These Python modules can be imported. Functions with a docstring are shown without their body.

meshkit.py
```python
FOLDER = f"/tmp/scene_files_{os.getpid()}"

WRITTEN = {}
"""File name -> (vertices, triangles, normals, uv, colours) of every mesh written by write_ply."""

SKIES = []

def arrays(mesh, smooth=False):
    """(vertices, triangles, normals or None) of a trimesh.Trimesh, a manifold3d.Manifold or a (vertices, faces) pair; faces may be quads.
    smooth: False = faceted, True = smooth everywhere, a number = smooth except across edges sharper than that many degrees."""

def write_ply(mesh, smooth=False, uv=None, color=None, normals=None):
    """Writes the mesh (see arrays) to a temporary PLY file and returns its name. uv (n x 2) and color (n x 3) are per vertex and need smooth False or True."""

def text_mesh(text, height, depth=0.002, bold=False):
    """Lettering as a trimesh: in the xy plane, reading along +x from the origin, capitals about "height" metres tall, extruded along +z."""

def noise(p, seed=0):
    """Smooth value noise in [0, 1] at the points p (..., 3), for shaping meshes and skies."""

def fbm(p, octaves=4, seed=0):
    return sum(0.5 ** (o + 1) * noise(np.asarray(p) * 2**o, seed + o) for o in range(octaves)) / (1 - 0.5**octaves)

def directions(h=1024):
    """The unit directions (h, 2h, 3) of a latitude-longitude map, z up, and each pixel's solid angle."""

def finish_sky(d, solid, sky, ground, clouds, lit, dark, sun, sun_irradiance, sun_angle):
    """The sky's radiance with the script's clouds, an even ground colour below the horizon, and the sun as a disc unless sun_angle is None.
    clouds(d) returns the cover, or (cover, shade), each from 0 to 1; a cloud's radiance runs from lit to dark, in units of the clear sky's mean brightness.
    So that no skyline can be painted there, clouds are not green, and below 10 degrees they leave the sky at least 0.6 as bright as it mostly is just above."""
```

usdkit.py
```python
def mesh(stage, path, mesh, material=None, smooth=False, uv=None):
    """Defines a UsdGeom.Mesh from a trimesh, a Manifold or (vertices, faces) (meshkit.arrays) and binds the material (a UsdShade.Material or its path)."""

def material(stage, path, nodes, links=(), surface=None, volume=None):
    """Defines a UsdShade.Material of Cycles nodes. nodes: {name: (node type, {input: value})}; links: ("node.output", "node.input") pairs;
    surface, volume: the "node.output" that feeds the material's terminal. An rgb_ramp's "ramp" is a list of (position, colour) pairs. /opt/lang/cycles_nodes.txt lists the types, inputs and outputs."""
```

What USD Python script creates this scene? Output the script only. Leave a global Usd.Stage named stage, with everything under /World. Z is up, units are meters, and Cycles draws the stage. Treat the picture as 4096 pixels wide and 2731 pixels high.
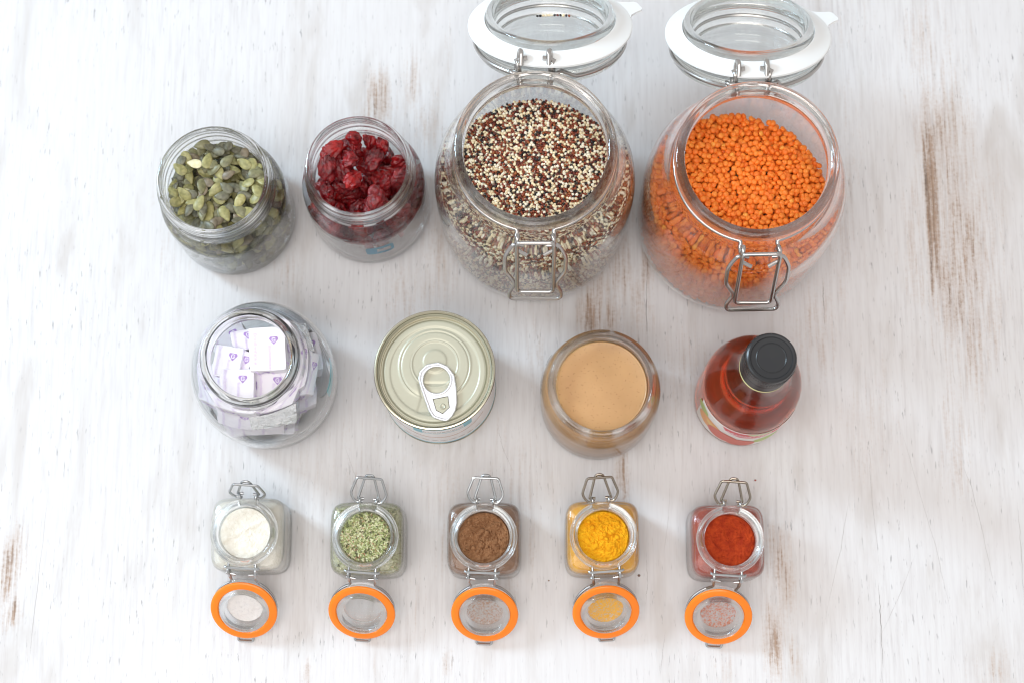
import math, numpy as np, trimesh, usdkit, meshkit
from pxr import Usd, UsdGeom, UsdLux, UsdShade, Gf, Sdf, Vt

stage = Usd.Stage.CreateInMemory()
UsdGeom.SetStageUpAxis(stage, 'Z'); UsdGeom.SetStageMetersPerUnit(stage, 1.0)
UsdGeom.Xform.Define(stage, '/World')
rng = np.random.default_rng(7)

# ------------------------------------------------------------------ camera
W, H_PX, FPX = 4096.0, 2731.0, 6500.0                 # the photograph's pixels, focal length in them
CAM = np.array([0.0, 0.0, 1.04])
TILT, YAW = math.radians(12.0), math.radians(-0.46)
fwd = np.array([math.sin(YAW), math.sin(TILT) * math.cos(YAW), -math.cos(TILT)]); fwd /= np.linalg.norm(fwd)
right = np.cross(fwd, [0, 1.0, 0]); right /= np.linalg.norm(right)
up = np.cross(right, fwd)
cam = UsdGeom.Camera.Define(stage, '/World/camera')
m = Gf.Matrix4d(*right, 0, *up, 0, *(-fwd), 0, *CAM, 1)
cam.AddTransformOp().Set(m)
cam.CreateFocalLengthAttr(FPX / W * 36.0); cam.CreateHorizontalApertureAttr(36.0); cam.CreateVerticalApertureAttr(24.0)
cam.CreateClippingRangeAttr(Gf.Vec2f(0.02, 50.0))
cam.CreateFStopAttr(7.1); cam.CreateFocusDistanceAttr(0.975)
cam.CreateExposureAttr(0.10)

def at(px, py, z=0.0):
    """The point at height z that the photograph shows at pixel (px, py)."""
    d = fwd + right * ((px - W / 2) / FPX) - up * ((py - H_PX / 2) / FPX)
    return CAM + d * ((z - CAM[2]) / d[2])

# ------------------------------------------------------------------ light: a window on the left, dim room all round
def rect_light(name, pos, target, w, h, intensity, color):
    L = UsdLux.RectLight.Define(stage, '/World/' + name)
    z = np.array(pos, float) - np.array(target, float); z /= np.linalg.norm(z)
    x = np.cross([0, 0, 1.0], z); x /= np.linalg.norm(x); y = np.cross(z, x)
    L.AddTransformOp().Set(Gf.Matrix4d(*x, 0, *y, 0, *z, 0, *pos, 1))
    L.CreateWidthAttr(w); L.CreateHeightAttr(h); L.CreateIntensityAttr(intensity); L.CreateColorAttr(Gf.Vec3f(*color))
    return L
rect_light('window_light', (-1.85, 1.15, 1.45), (0.05, 0.2, 0.0), 0.52, 0.72, 37.0, (0.64, 0.84, 1.0))
rect_light('second_window_light', (-1.9, -0.6, 1.6), (0.0, 0.2, 0.0), 0.8, 1.2, 2.0, (0.76, 0.90, 1.0))
rect_light('ceiling_light', (-0.20, -0.45, 2.1), (0.0, 0.2, 0.0), 1.6, 1.4, 3.9, (1.0, 0.95, 0.915))
dome = UsdLux.DomeLight.Define(stage, '/World/room_light')
dm = usdkit.material(stage, '/World/Looks/room', {'b': ('background_shader', {'color': (1.0, 0.955, 0.93), 'strength': 0.64})}, surface='b.background')
UsdShade.MaterialBindingAPI.Apply(dome.GetPrim()).Bind(dm)

# ------------------------------------------------------------------ naming helpers
taken = {}
def numbered(parent, name):
    n = taken.get((parent, name), 0); taken[(parent, name)] = n + 1
    return f'{parent}/{name}' if n == 0 else f'{parent}/{name}_{n:03d}'
def data(p, **kw):
    for k, v in kw.items():
        if v: p.SetCustomDataByKey(k, v)
def thing(name, label, cat, loc=(0, 0, 0), rotz=0.0, group=None, kind=None):
    x = UsdGeom.Xform.Define(stage, numbered('/World', name))
    x.AddTranslateOp().Set(Gf.Vec3d(*map(float, loc)))
    if rotz: x.AddRotateZOp().Set(float(rotz))
    data(x.GetPrim(), label=label, category=cat, group=group, kind=kind)
    return str(x.GetPath())
def part(parent, name, mesh, mat, smooth=35, label=None, kind=None):
    p = usdkit.mesh(stage, numbered(parent, name), mesh, mat, smooth=smooth)
    data(p.GetPrim(), label=label, kind=kind)
    return str(p.GetPath())

# ------------------------------------------------------------------ materials
def M(name, nodes, links=(), surface='p.BSDF', volume=None):
    return usdkit.material(stage, '/World/Looks/' + name, nodes, links, surface=surface, volume=volume)
def plain(name, color, rough=0.5, **kw):
    return M(name, {'p': ('principled_bsdf', {'base_color': color, 'roughness': rough, **kw})})
def varied(name, cols, rough=0.5, scale=300.0, bump=0.0, bscale=900.0, bdist=0.001, **kw):
    """colour that wanders between the given colours from copy to copy and over each"""
    nd = {'g': ('geometry', {}), 'n': ('noise_texture', {'scale': scale, 'detail': 4.0}),
          'r': ('rgb_ramp', {'ramp': cols}), 'p': ('principled_bsdf', {'roughness': rough, **kw})}
    lk = [('g.position', 'n.vector'), ('n.fac', 'r.fac'), ('r.color', 'p.base_color')]
    if bump:
        nd['n2'] = ('noise_texture', {'scale': bscale, 'detail': 6.0, 'roughness': 0.6})
        nd['b'] = ('bump', {'strength': bump, 'distance': bdist})
        lk += [('g.position', 'n2.vector'), ('n2.fac', 'b.height'), ('b.normal', 'p.normal')]
    return M(name, nd, lk)

def glass_mat(name, tint, share, ior=1.45):
    """thin clear glass: part of the light goes straight through the wall, the rest is bent and mirrored"""
    return M(name, {'t': ('transparent_bsdf', {'color': tint}), 'g': ('glass_bsdf', {'color': tint, 'roughness': 0.0, 'IOR': ior}), 'mix': ('mix_closure', {'fac': share})},
             [('t.BSDF', 'mix.closure1'), ('g.BSDF', 'mix.closure2')], surface='mix.closure')
glass = glass_mat('clear_glass', (0.995, 0.997, 0.996), 0.87)
tall_glass = glass_mat('round_jar_glass', (0.995, 0.997, 0.996), 0.97)
big_glass = glass_mat('big_jar_glass', (0.995, 0.997, 0.996), 0.87)
spice_glass = M('spice_jar_glass', {'t': ('transparent_bsdf', {'color': (0.992, 0.995, 0.993)}), 'g': ('glass_bsdf', {'color': (0.992, 0.995, 0.993), 'roughness': 0.0, 'IOR': 1.45}), 'mix': ('mix_closure', {'fac': 0.72}), 'd': ('diffuse_bsdf', {'color': (0.84, 0.82, 0.80)}), 'film': ('mix_closure', {'fac': 0.025})},
                [('t.BSDF', 'mix.closure1'), ('g.BSDF', 'mix.closure2'), ('mix.closure', 'film.closure1'), ('d.BSDF', 'film.closure2')], surface='film.closure')
butter_glass = glass_mat('butter_jar_glass', (0.995, 0.997, 0.996), 0.76)
lid_glass = glass_mat('greenish_glass', (0.985, 0.994, 0.988), 0.87)
amber = glass_mat('sauce_bottle_glass', (0.99, 0.98, 0.97), 0.85)
steel = M('steel_wire', {'p': ('principled_bsdf', {'base_color': (0.50, 0.485, 0.47), 'metallic': 1.0, 'roughness': 0.24})})
zinc = M('zinc_wire', {'p': ('principled_bsdf', {'base_color': (0.50, 0.52, 0.53), 'metallic': 1.0, 'roughness': 0.27})})
brass = M('dark_wire', {'p': ('principled_bsdf', {'base_color': (0.34, 0.30, 0.25), 'metallic': 1.0, 'roughness': 0.27})})
white_rubber = plain('white_rubber', (0.78, 0.80, 0.80), 0.45)
orange_rubber = M('orange_rubber', {'p': ('principled_bsdf', {'base_color': (0.94, 0.20, 0.010), 'roughness': 0.22, 'subsurface_weight': 0.2, 'subsurface_radius': (0.003, 0.0012, 0.0005), 'subsurface_scale': 1.0})})

# ------------------------------------------------------------------ shape helpers
def loft(sections, n=128):
    """sections: (z, radius, p[, dx, dy]) superellipse rings (p=2 circle) joined in order and closed at both ends when radius is 0."""
    th = np.arange(n) * 2 * np.pi / n
    V, F, prev = [], [], None
    for s in sections:
        z, r, p = s[0], s[1], (s[2] if len(s) > 2 else 2.0)
        if r <= 0:
            V.append([0, 0, z]); cur = ('pt', len(V) - 1)
        else:
            c, d = np.cos(th), np.sin(th)
            rr = r / (np.abs(c) ** p + np.abs(d) ** p) ** (1 / p)
            b = len(V); V += np.stack([rr * c, rr * d, np.full(n, z)], 1).tolist(); cur = ('ring', b)
        if prev:
            i = np.arange(n); j = (i + 1) % n
            if prev[0] == 'ring' and cur[0] == 'ring':
                a, b = prev[1], cur[1]
                F += np.stack([a + i, a + j, b + j], 1).tolist() + np.stack([a + i, b + j, b + i], 1).tolist()
            elif prev[0] == 'pt' and cur[0] == 'ring':
                F += np.stack([np.full(n, prev[1]), cur[1] + j, cur[1] + i], 1).tolist()
            elif prev[0] == 'ring':
                F += np.stack([prev[1] + i, prev[1] + j, np.full(n, cur[1])], 1).tolist()
        prev = cur
    return trimesh.Trimesh(np.array(V), np.array(F), process=False)
def smooth_profile(pts, sub=4):
    """Catmull-Rom through (z, r[, p]) points; points flagged sharp by a repeated entry stay corners."""
    P = np.array([list(q) + [2.0] * (3 - len(q)) for q in pts], float)
    out = []
    for i in range(len(P) - 1):
        p0, p1, p2, p3 = P[max(i - 1, 0)], P[i], P[i + 1], P[min(i + 2, len(P) - 1)]
        if np.allclose(p1, p2): continue
        for k in range(sub):
            t = k / sub
            q = 0.5 * (2 * p1 + (p2 - p0) * t + (2 * p0 - 5 * p1 + 4 * p2 - p3) * t * t + (3 * p1 - p0 - 3 * p2 + p3) * t ** 3)
            q[1] = max(q[1], 0.0)
            out.append(q)
    out.append(P[-1])
    out = [tuple(q) for q in out]
    out[0] = (out[0][0], 0.0, 2.0) if P[0][1] == 0 else out[0]
    return out
def vessel(outer, inner, n=128, sub=4):
    o, i = smooth_profile(outer, sub), smooth_profile(inner, sub)
    o = [s for k, s in enumerate(o) if k == 0 or s[1] > 1e-5]; i = [s for k, s in enumerate(i) if k == len(i) - 1 or s[1] > 1e-5]
    return loft(o + i, n)
def ring_solid(profile, n=128):
    """closed (r, z) polygon swept round z"""
    P = np.array(profile, float); k = len(P); th = np.arange(n) * 2 * np.pi / n
    V = np.stack([P[None, :, 0] * np.cos(th)[:, None], P[None, :, 0] * np.sin(th)[:, None], np.broadcast_to(P[None, :, 1], (n, k))], -1).reshape(-1, 3)
    i, j = np.meshgrid(np.arange(n), np.arange(k), indexing='ij'); i2, j2 = (i + 1) % n, (j + 1) % k
    q = np.stack([i * k + j, i2 * k + j, i2 * k + j2, i * k + j2], -1).reshape(-1, 4)
    mm = trimesh.Trimesh(V, np.vstack([q[:, [0, 1, 2]], q[:, [0, 2, 3]]]), process=False)
    if mm.volume < 0: mm.invert()
    return mm
def round_path(pts, rad, closed=False, seg=5):
    """polyline with its corners rounded"""
    P = [np.array(p, float) for p in pts]; out = []
    n = len(P)
    for i in range(n):
        if not closed and i in (0, n - 1): out.append(P[i]); continue
        a, b, c = P[i - 1], P[i], P[(i + 1) % n]
        u, v = a - b, c - b; lu, lv = np.linalg.norm(u), np.linalg.norm(v)
        r = min(rad, 0.48 * lu, 0.48 * lv); s, e = b + u / lu * r, b + v / lv * r
        for t in np.linspace(0, 1, seg): out.append((1 - t) ** 2 * s + 2 * t * (1 - t) * b + t * t * e)
    return np.array(out)
def wire(P, r, closed=False, sides=10):
    P = np.asarray(P, float); n = len(P)
    T = (np.roll(P, -1, 0) - np.roll(P, 1, 0)) if closed else np.gradient(P, axis=0)
    T /= np.linalg.norm(T, axis=1, keepdims=True) + 1e-12
    nrm = np.cross(T[0], [0, 0, 1.0] if abs(T[0][2]) < 0.9 else [1.0, 0, 0]); nrm /= np.linalg.norm(nrm)
    ang = np.arange(sides) * 2 * np.pi / sides; V = []
    for i in range(n):
        nrm = nrm - T[i] * (nrm @ T[i]); nrm /= np.linalg.norm(nrm); b = np.cross(T[i], nrm)
        V.append(P[i] + r * (np.cos(ang)[:, None] * nrm + np.sin(ang)[:, None] * b))
    V = np.concatenate(V); F = []
    for i in range(n if closed else n - 1):
        a, b = i * sides, ((i + 1) % n) * sides
        for k in range(sides):
            k2 = (k + 1) % sides
            F += [[a + k, a + k2, b + k2], [a + k, b + k2, b + k]]
    if not closed:
        for base, flip in ((0, True), ((n - 1) * sides, False)):
            for k in range(1, sides - 1):
                F.append([base, base + k + 1, base + k] if flip else [base, base + k, base + k + 1])
    mm = trimesh.Trimesh(V, np.array(F), process=False)
    if mm.volume < 0: mm.invert()
    return mm
def join(*ms): return trimesh.util.concatenate(list(ms))
def circle(r, z=0.0, n=96, a0=0.0, a1=2 * np.pi, close=True):
    t = np.linspace(a0, a1, n, endpoint=not close)
    return np.stack([r * np.cos(t), r * np.sin(t), np.full(len(t), z)], 1)
def rotx(a):
    c, s = math.cos(a), math.sin(a); return np.array([[1, 0, 0, 0], [0, c, -s, 0], [0, s, c, 0], [0, 0, 0, 1.0]])
def rotzm(a):
    c, s = math.cos(a), math.sin(a); return np.array([[c, -s, 0, 0], [s, c, 0, 0], [0, 0, 1, 0], [0, 0, 0, 1.0]])
def shift(x, y, z):
    t = np.eye(4); t[:3, 3] = (x, y, z); return t
def moved(mesh, *mats):
    mm = mesh.copy()
    for t in mats: mm.apply_transform(t)
    return mm
def rounded_box(sx, sy, sz, r=0.001):
    b = trimesh.creation.box((sx, sy, sz)); b = b.subdivide().subdivide().subdivide()
    v = b.vertices; core = np.clip(v, [-(sx / 2 - r), -(sy / 2 - r), -(sz / 2 - r)], [sx / 2 - r, sy / 2 - r, sz / 2 - r])
    d = v - core; l = np.linalg.norm(d, axis=1, keepdims=True)
    b.vertices = core + np.where(l > 1e-9, d / np.maximum(l, 1e-9) * np.minimum(l, r), 0)
    return b

# ------------------------------------------------------------------ tabletop
def build_table():
    x0, x1, y0, y1, st = -0.62, 0.62, -0.22, 0.78, 0.004
    xs, ys = np.arange(x0, x1 + st / 2, st), np.arange(y0, y1 + st / 2, st)
    X, Y = np.meshgrid(xs, ys, indexing='ij'); nx, ny = X.shape
    wear = np.zeros_like(X)
    patches = [(1520, 400, 60, 120, .62), (1650, 330, 30, 110, .6), (1470, 470, 60, 110, .42), (600, 170, 16, 130, .32), (1720, 480, 70, 140, .36), (1560, 520, 160, 160, .25), (1790, 220, 10, 170, .3),
               (3725, 820, 30, 430, .84), (3850, 1000, 120, 330, .56), (3780, 560, 130, 360, .50), (3690, 180, 80, 190, .38), (3890, 1350, 60, 240, .50), (3800, 1180, 50, 200, .62), (3960, 1260, 50, 200, .42), (3660, 1000, 60, 300, .36), (3990, 900, 50, 300, .30),
               (35, 2270, 45, 140, .66), (75, 2200, 34, 140, .48), (60, 2440, 28, 70, .72), (20, 2480, 24, 70, .5),
               (2365, 1250, 44, 110, .78), (2445, 1275, 36, 100, .66), (2480, 1030, 70, 260, .50), (2590, 1070, 20, 110, .68), (2570, 1200, 60, 170, .42), (2390, 1110, 60, 150, .48), (2450, 1180, 160, 260, .30),
               (2490, 1900, 30, 190, .58), (2470, 2330, 24, 150, .42), (2470, 2020, 20, 80, .55), (3120, 2230, 44, 150, .60), (3095, 2560, 40, 180, .68), (3150, 2330, 30, 120, .56), (3180, 2640, 30, 100, .5), (3110, 2380, 90, 380, .28),
               (1790, 2650, 30, 70, .5), (1225, 2700, 26, 60, .5), (1490, 2640, 20, 90, .35), (3990, 2660, 100, 100, .36), (2900, 2690, 40, 80, .34), (2040, 2350, 22, 120, .38), (2130, 2190, 16, 110, .42), (1650, 2400, 60, 200, .22),
               (1760, 980, 90, 280, .36), (1150, 1120, 70, 110, .3), (1600, 1180, 90, 150, .32), (2150, 1420, 60, 180, .28), (3400, 560, 60, 260, .27), (3350, 950, 70, 260, .34), (3250, 1300, 120, 260, .33), (3820, 1750, 60, 260, .36), (1800, 2080, 90, 260, .28), (700, 1000, 90, 200, .2), (2750, 1500, 120, 260, .26), (3480, 1700, 120, 300, .25), (2080, 1900, 120, 260, .24)]
    for px, py, sx, sy, k in patches:
        c, ex, ey = at(px, py), at(px + sx, py), at(px, py - sy)
        wx, wy = abs(ex[0] - c[0]), abs(ey[1] - c[1])
        wear = np.maximum(wear, 1.12 * k * np.exp(-(((X - c[0]) / wx) ** 2) ** 1.2 / 1.3 - (((Y - c[1]) / wy) ** 2) ** 1.3 / 1.3))
    amb = meshkit.fbm(np.stack([X * 9, Y * 5, X * 0], -1), 3, 11)
    wear = np.maximum(wear, np.clip((amb - 0.5) * 1.0, 0, 0.2))
    V = np.stack([X.ravel(), Y.ravel(), np.zeros(nx * ny)], 1)
    i, j = np.meshgrid(np.arange(nx - 1), np.arange(ny - 1), indexing='ij'); a = i * ny + j
    q = np.stack([a, a + ny, a + ny + 1, a + 1], -1).reshape(-1, 4)
    F = np.vstack([q[:, [0, 1, 2]], q[:, [0, 2, 3]]])
    # sides and underside
    edge = [k * ny for k in range(nx)] + [(nx - 1) * ny + k for k in range(1, ny)] + [k * ny + ny - 1 for k in range(nx - 2, -1, -1)] + [k for k in range(ny - 2, 0, -1)]
    lo = V[edge].copy(); lo[:, 2] = -0.035; b = len(V); ne = len(edge)
    V = np.vstack([V, lo, [[(x0 + x1) / 2, (y0 + y1) / 2, -0.035]]])
    e = np.array(edge); k = np.arange(ne); k2 = (k + 1) % ne
    F = np.vstack([F, np.stack([e[k], b + k, b + k2], 1), np.stack([e[k], b + k2, e[k2]], 1), np.stack([b + k, np.full(ne, b + ne), b + k2], 1)])
    nodes = {
        'g': ('geometry', {}), 'w': ('attribute', {'attribute': 'wear'}),
        'm1': ('mapping', {'scale': (1.0, 0.055, 1.0)}), 'n1': ('noise_texture', {'scale': 480.0, 'detail': 6.0, 'roughness': 0.62, 'distortion': 0.25}),
        'm2': ('mapping', {'scale': (1.0, 0.13, 1.0), 'location': (3.1, 1.7, 0.0)}), 'n2': ('noise_texture', {'scale': 640.0, 'detail': 3.0, 'roughness': 0.6}),
        'n3': ('noise_texture', {'scale': 14.0, 'detail': 3.0}),
        'm4': ('mapping', {'scale': (1.0, 0.055, 1.0), 'location': (0.7, 0.3, 0.0)}), 'n4': ('noise_texture', {'scale': 420.0, 'detail': 6.0, 'roughness': 0.68}),
        'am': ('map_range', {'from_min': 0.32, 'from_max': 0.68, 'to_min': 0.30, 'to_max': 1.45}), 'n6': ('noise_texture', {'scale': 7.0, 'detail': 3.0}), 'c0': ('math', {'math_type': 'subtract', 'value2': 0.5}), 'c1': ('math', {'math_type': 'multiply_add', 'value3': 0.5}), 'aw': ('math', {'math_type': 'multiply_add', 'value2': 1.6}),
        'n5': ('noise_texture', {'scale': 420.0, 'detail': 6.0, 'roughness': 0.65}),
        # worn-through paint
        's1': ('math', {'math_type': 'multiply_add', 'value2': 1.5, 'value3': -0.75}),
        's1b': ('math', {'math_type': 'multiply_add', 'value2': 0.7, 'value3': -0.35}),
        'a0': ('math', {'math_type': 'add'}), 'a1': ('math', {'math_type': 'add'}), 'wm': ('map_range', {'range_type': 'smoothstep', 'from_min': 0.54, 'from_max': 1.0, 'clamp': True}),
        'st': ('map_range', {'range_type': 'smoothstep', 'from_min': 0.18, 'from_max': 0.95, 'to_max': 0.75, 'clamp': True}), 'x0': ('mix', {'color2': (0.45, 0.345, 0.28)}),
        'wood': ('rgb_ramp', {'ramp': [(0.32, (0.11, 0.085, 0.07)), (0.46, (0.25, 0.17, 0.12)), (0.58, (0.37, 0.26, 0.19)), (0.75, (0.48, 0.385, 0.32))]}),
        # paint
        'pr': ('rgb_ramp', {'ramp': [(0.22, (0.518, 0.502, 0.504)), (0.36, (0.581, 0.569, 0.572)), (0.50, (0.628, 0.620, 0.624)), (0.62, (0.648, 0.644, 0.648)), (0.78, (0.612, 0.612, 0.628))]}),
        'cr': ('map_range', {'range_type': 'smoothstep', 'from_min': 0.615, 'from_max': 0.72, 'to_max': 0.8, 'clamp': True}),
        'bl': ('map_range', {'range_type': 'smoothstep', 'from_min': 0.40, 'from_max': 0.62, 'to_min': 0.25, 'clamp': True}),
        'cm': ('math', {'math_type': 'multiply'}),
        'm7': ('mapping', {'scale': (1.0, 0.22, 1.0), 'location': (0.4, 0.9, 0.0)}), 'n7': ('noise_texture', {'scale': 34.0, 'detail': 5.0, 'roughness': 0.6, 'distortion': 0.4}),
        'b7': ('map_range', {'range_type': 'smoothstep', 'from_min': 0.50, 'from_max': 0.72, 'to_max': 0.60, 'clamp': True}), 'x7': ('mix', {'color2': (0.475, 0.44, 0.415)}),
        'x1': ('mix', {'color2': (0.23, 0.225, 0.23)}), 'x2': ('mix', {}),
        'hb': ('math', {'math_type': 'multiply_add', 'value2': -0.55, 'value3': 1.0}), 'hs': ('math', {'math_type': 'multiply_add', 'value2': 0.5}),
        'b': ('bump', {'strength': 0.22, 'distance': 0.0006}),
        'p': ('principled_bsdf', {'roughness': 0.46, 'specular_ior_level': 0.4})}
    links = [('g.position', 'm1.vector'), ('m1.vector', 'n1.vector'), ('g.position', 'm2.vector'), ('m2.vector', 'n2.vector'), ('g.position', 'n3.vector'), ('g.position', 'm4.vector'), ('m4.vector', 'n4.vector'), ('g.position', 'n5.vector'),
             ('n1.fac', 's1.value1'), ('n5.fac', 's1b.value1'), ('s1.value', 'a0.value1'), ('s1b.value', 'a0.value2'), ('a0.value', 'a1.value1'), ('w.fac', 'a1.value2'), ('a1.value', 'wm.value'),
             ('n4.fac', 'wood.fac'), ('g.position', 'n6.vector'), ('n6.fac', 'am.value'), ('n4.fac', 'c0.value1'), ('c0.value', 'c1.value1'), ('w.fac', 'aw.value1'), ('am.result', 'aw.value3'), ('aw.value', 'c1.value2'), ('c1.value', 'pr.fac'), ('n2.fac', 'cr.value'), ('n3.fac', 'bl.value'), ('cr.result', 'cm.value1'), ('bl.result', 'cm.value2'),
             ('g.position', 'm7.vector'), ('m7.vector', 'n7.vector'), ('n7.fac', 'b7.value'), ('b7.result', 'x7.fac'), ('pr.color', 'x7.color1'), ('x7.color', 'x1.color1'), ('cm.value', 'x1.fac'), ('a1.value', 'st.value'), ('x1.color', 'x0.color1'), ('st.result', 'x0.fac'), ('x0.color', 'x2.color1'), ('wood.color', 'x2.color2'), ('wm.result', 'x2.fac'), ('x2.color', 'p.base_color'),
             ('wm.result', 'hb.value1'), ('n2.fac', 'hs.value1'), ('hb.value', 'hs.value3'), ('hs.value', 'b.height'), ('b.normal', 'p.normal')]
    mat = M('whitewashed_wood', nodes, links)
    p = usdkit.mesh(stage, '/World/tabletop', (V, F), mat, smooth=False)
    wv = np.concatenate([wear.ravel(), np.zeros(ne + 1)]).astype(np.float32)
    UsdGeom.PrimvarsAPI(p).CreatePrimvar('wear', Sdf.ValueTypeNames.FloatArray, 'vertex').Set(Vt.FloatArray.FromNumpy(wv))
    data(p.GetPrim(), label='worn white painted wooden tabletop with brown bare streaks, under all the jars', kind='structure')
build_table()
def scratches():
    mt = plain('scratch_line', (0.37, 0.35, 0.34), 0.6); mt2 = plain('dark_crack_line', (0.17, 0.15, 0.14), 0.7)
    rs = np.random.default_rng(3)
    for k, (pts, w, dark) in enumerate([([(3402, 1963), (3370, 2150), (3297, 2496)], .00022, 0), ([(3478, 1740), (3482, 1930), (3520, 2300)], .0002, 0), ([(3515, 2330), (3522, 2480), (3531, 2667)], .0004, 1), ([(3600, 1700), (3740, 2180), (3810, 2470)], .0002, 0),
                                        ([(3830, 1800), (3890, 1960), (3929, 2121), (3990, 2400)], .00025, 0), ([(3659, 2220), (3590, 2400), (3508, 2568)], .0002, 0), ([(4070, 2010), (4085, 2200), (4096, 2420)], .0003, 0), ([(2587, 1080), (2585, 1230), (2588, 1370)], .00045, 1),
                                        ([(2585, 2200), (2590, 2330), (2583, 2420)], .0003, 0), ([(2238, 1180), (2237, 1420)], .0003, 0), ([(1990, 1690), (2010, 1790), (2060, 1900)], .00025, 0), ([(2680, 1880), (2675, 2060), (2650, 2240)], .0002, 0), ([(1370, 1760), (1420, 1900), (1440, 2000)], .0002, 0), ([(190, 2000), (110, 2700)], .0003, 0), ([(2660, 2520), (2640, 2700)], .00025, 0), ([(3290, 1100), (3300, 1330)], .0003, 1)]):
        P = [at(*q) for q in pts]; L = []
        for a, b in zip(P[:-1], P[1:]): L += [a + (b - a) * t for t in np.linspace(0, 1, 9)[:-1]]
        L = np.array(L + [P[-1]]); L[:, 0] += rs.normal(0, .00018, len(L)); n = len(L)
        ww = w * np.clip(np.sin(np.linspace(0.05, 3.09, n)) * rs.uniform(.4, 1.2, n), .08, 1)
        V = np.concatenate([L + np.c_[-ww / 2, 0 * ww, 0 * ww + .00008], L + np.c_[ww / 2, 0 * ww, 0 * ww + .00008]])
        F = [[i, i + n, i + n + 1] for i in range(n - 1)] + [[i, i + n + 1, i + 1] for i in range(n - 1)]
        V[:n, 2] = V[n:, 2] = .00008
        part('/World/tabletop', 'scratch', trimesh.Trimesh(V, np.array(F), process=False), mt2 if dark else mt, smooth=False)
scratches()
for px_, py_, r_, c_, lb_ in ((3021, 1919, .0009, (.30, .05, .03), 'tiny dark red crumb on the table right of the red powder jar clasp'), (2556, 2300, .0012, (.22, .15, .12), 'tiny brown crumb on the table right of the yellow powder jar'), (2195, 2320, .0007, (.25, .16, .11), 'tiny brown crumb on the table between the brown and yellow powder jars')):
    c = trimesh.creation.icosphere(2, 1.0); c.vertices *= (1 + .5 * (meshkit.noise(c.vertices * 2 + px_, 2)[:, None] - .5)) * [r_ * .7, r_ * .6, r_ * .45]
    t_ = thing('crumb', lb_, 'crumb', at(px_, py_) + [0, 0, r_ * .36])
    part(t_, 'crumb_body', c, plain('crumb_colour_' + str(px_), c_, .8), smooth=True)

# ------------------------------------------------------------------ loose contents
class Pile:
    """pieces dropped one by one on a height map inside a round vessel"""
    def __init__(self, radius, z0, cell=0.0006):
        self.c = cell; self.n = int(2 * radius / cell) + 3; self.h = np.full((self.n, self.n), z0)
        g = (np.arange(self.n) - self.n / 2 + 0.5) * cell
        self.gx, self.gy = np.meshgrid(g, g, indexing='ij')
    def drop(self, pts, x, y):
        """pts: the piece's rotated vertices about its centre; returns the height of its centre at rest"""
        ix = np.floor((pts[:, 0] + x) / self.c + self.n / 2).astype(int); iy = np.floor((pts[:, 1] + y) / self.c + self.n / 2).astype(int)
        ix, iy = np.clip(ix, 0, self.n - 1), np.clip(iy, 0, self.n - 1)
        z = np.max(self.h[ix, iy] - pts[:, 2])
        np.maximum.at(self.h, (ix, iy), z + pts[:, 2])
        return z
def rand_rot(r, tilt):
    a, b, c = r.uniform(0, 2 * np.pi), r.normal(0, tilt), r.normal(0, tilt)
    return (rotzm(a) @ rotx(b) @ rotzm(r.uniform(0, 6.28)) @ rotx(c) @ rotzm(r.uniform(0, 6.28)))[:3, :3]
def rand_rots(r, tilt, n):
    from scipy.spatial.transform import Rotation
    return Rotation.from_euler('zxz', np.stack([r.uniform(0, 6.28, n), r.normal(0, tilt * 1.4, n), r.uniform(0, 6.28, n)], 1)).as_matrix()
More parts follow.
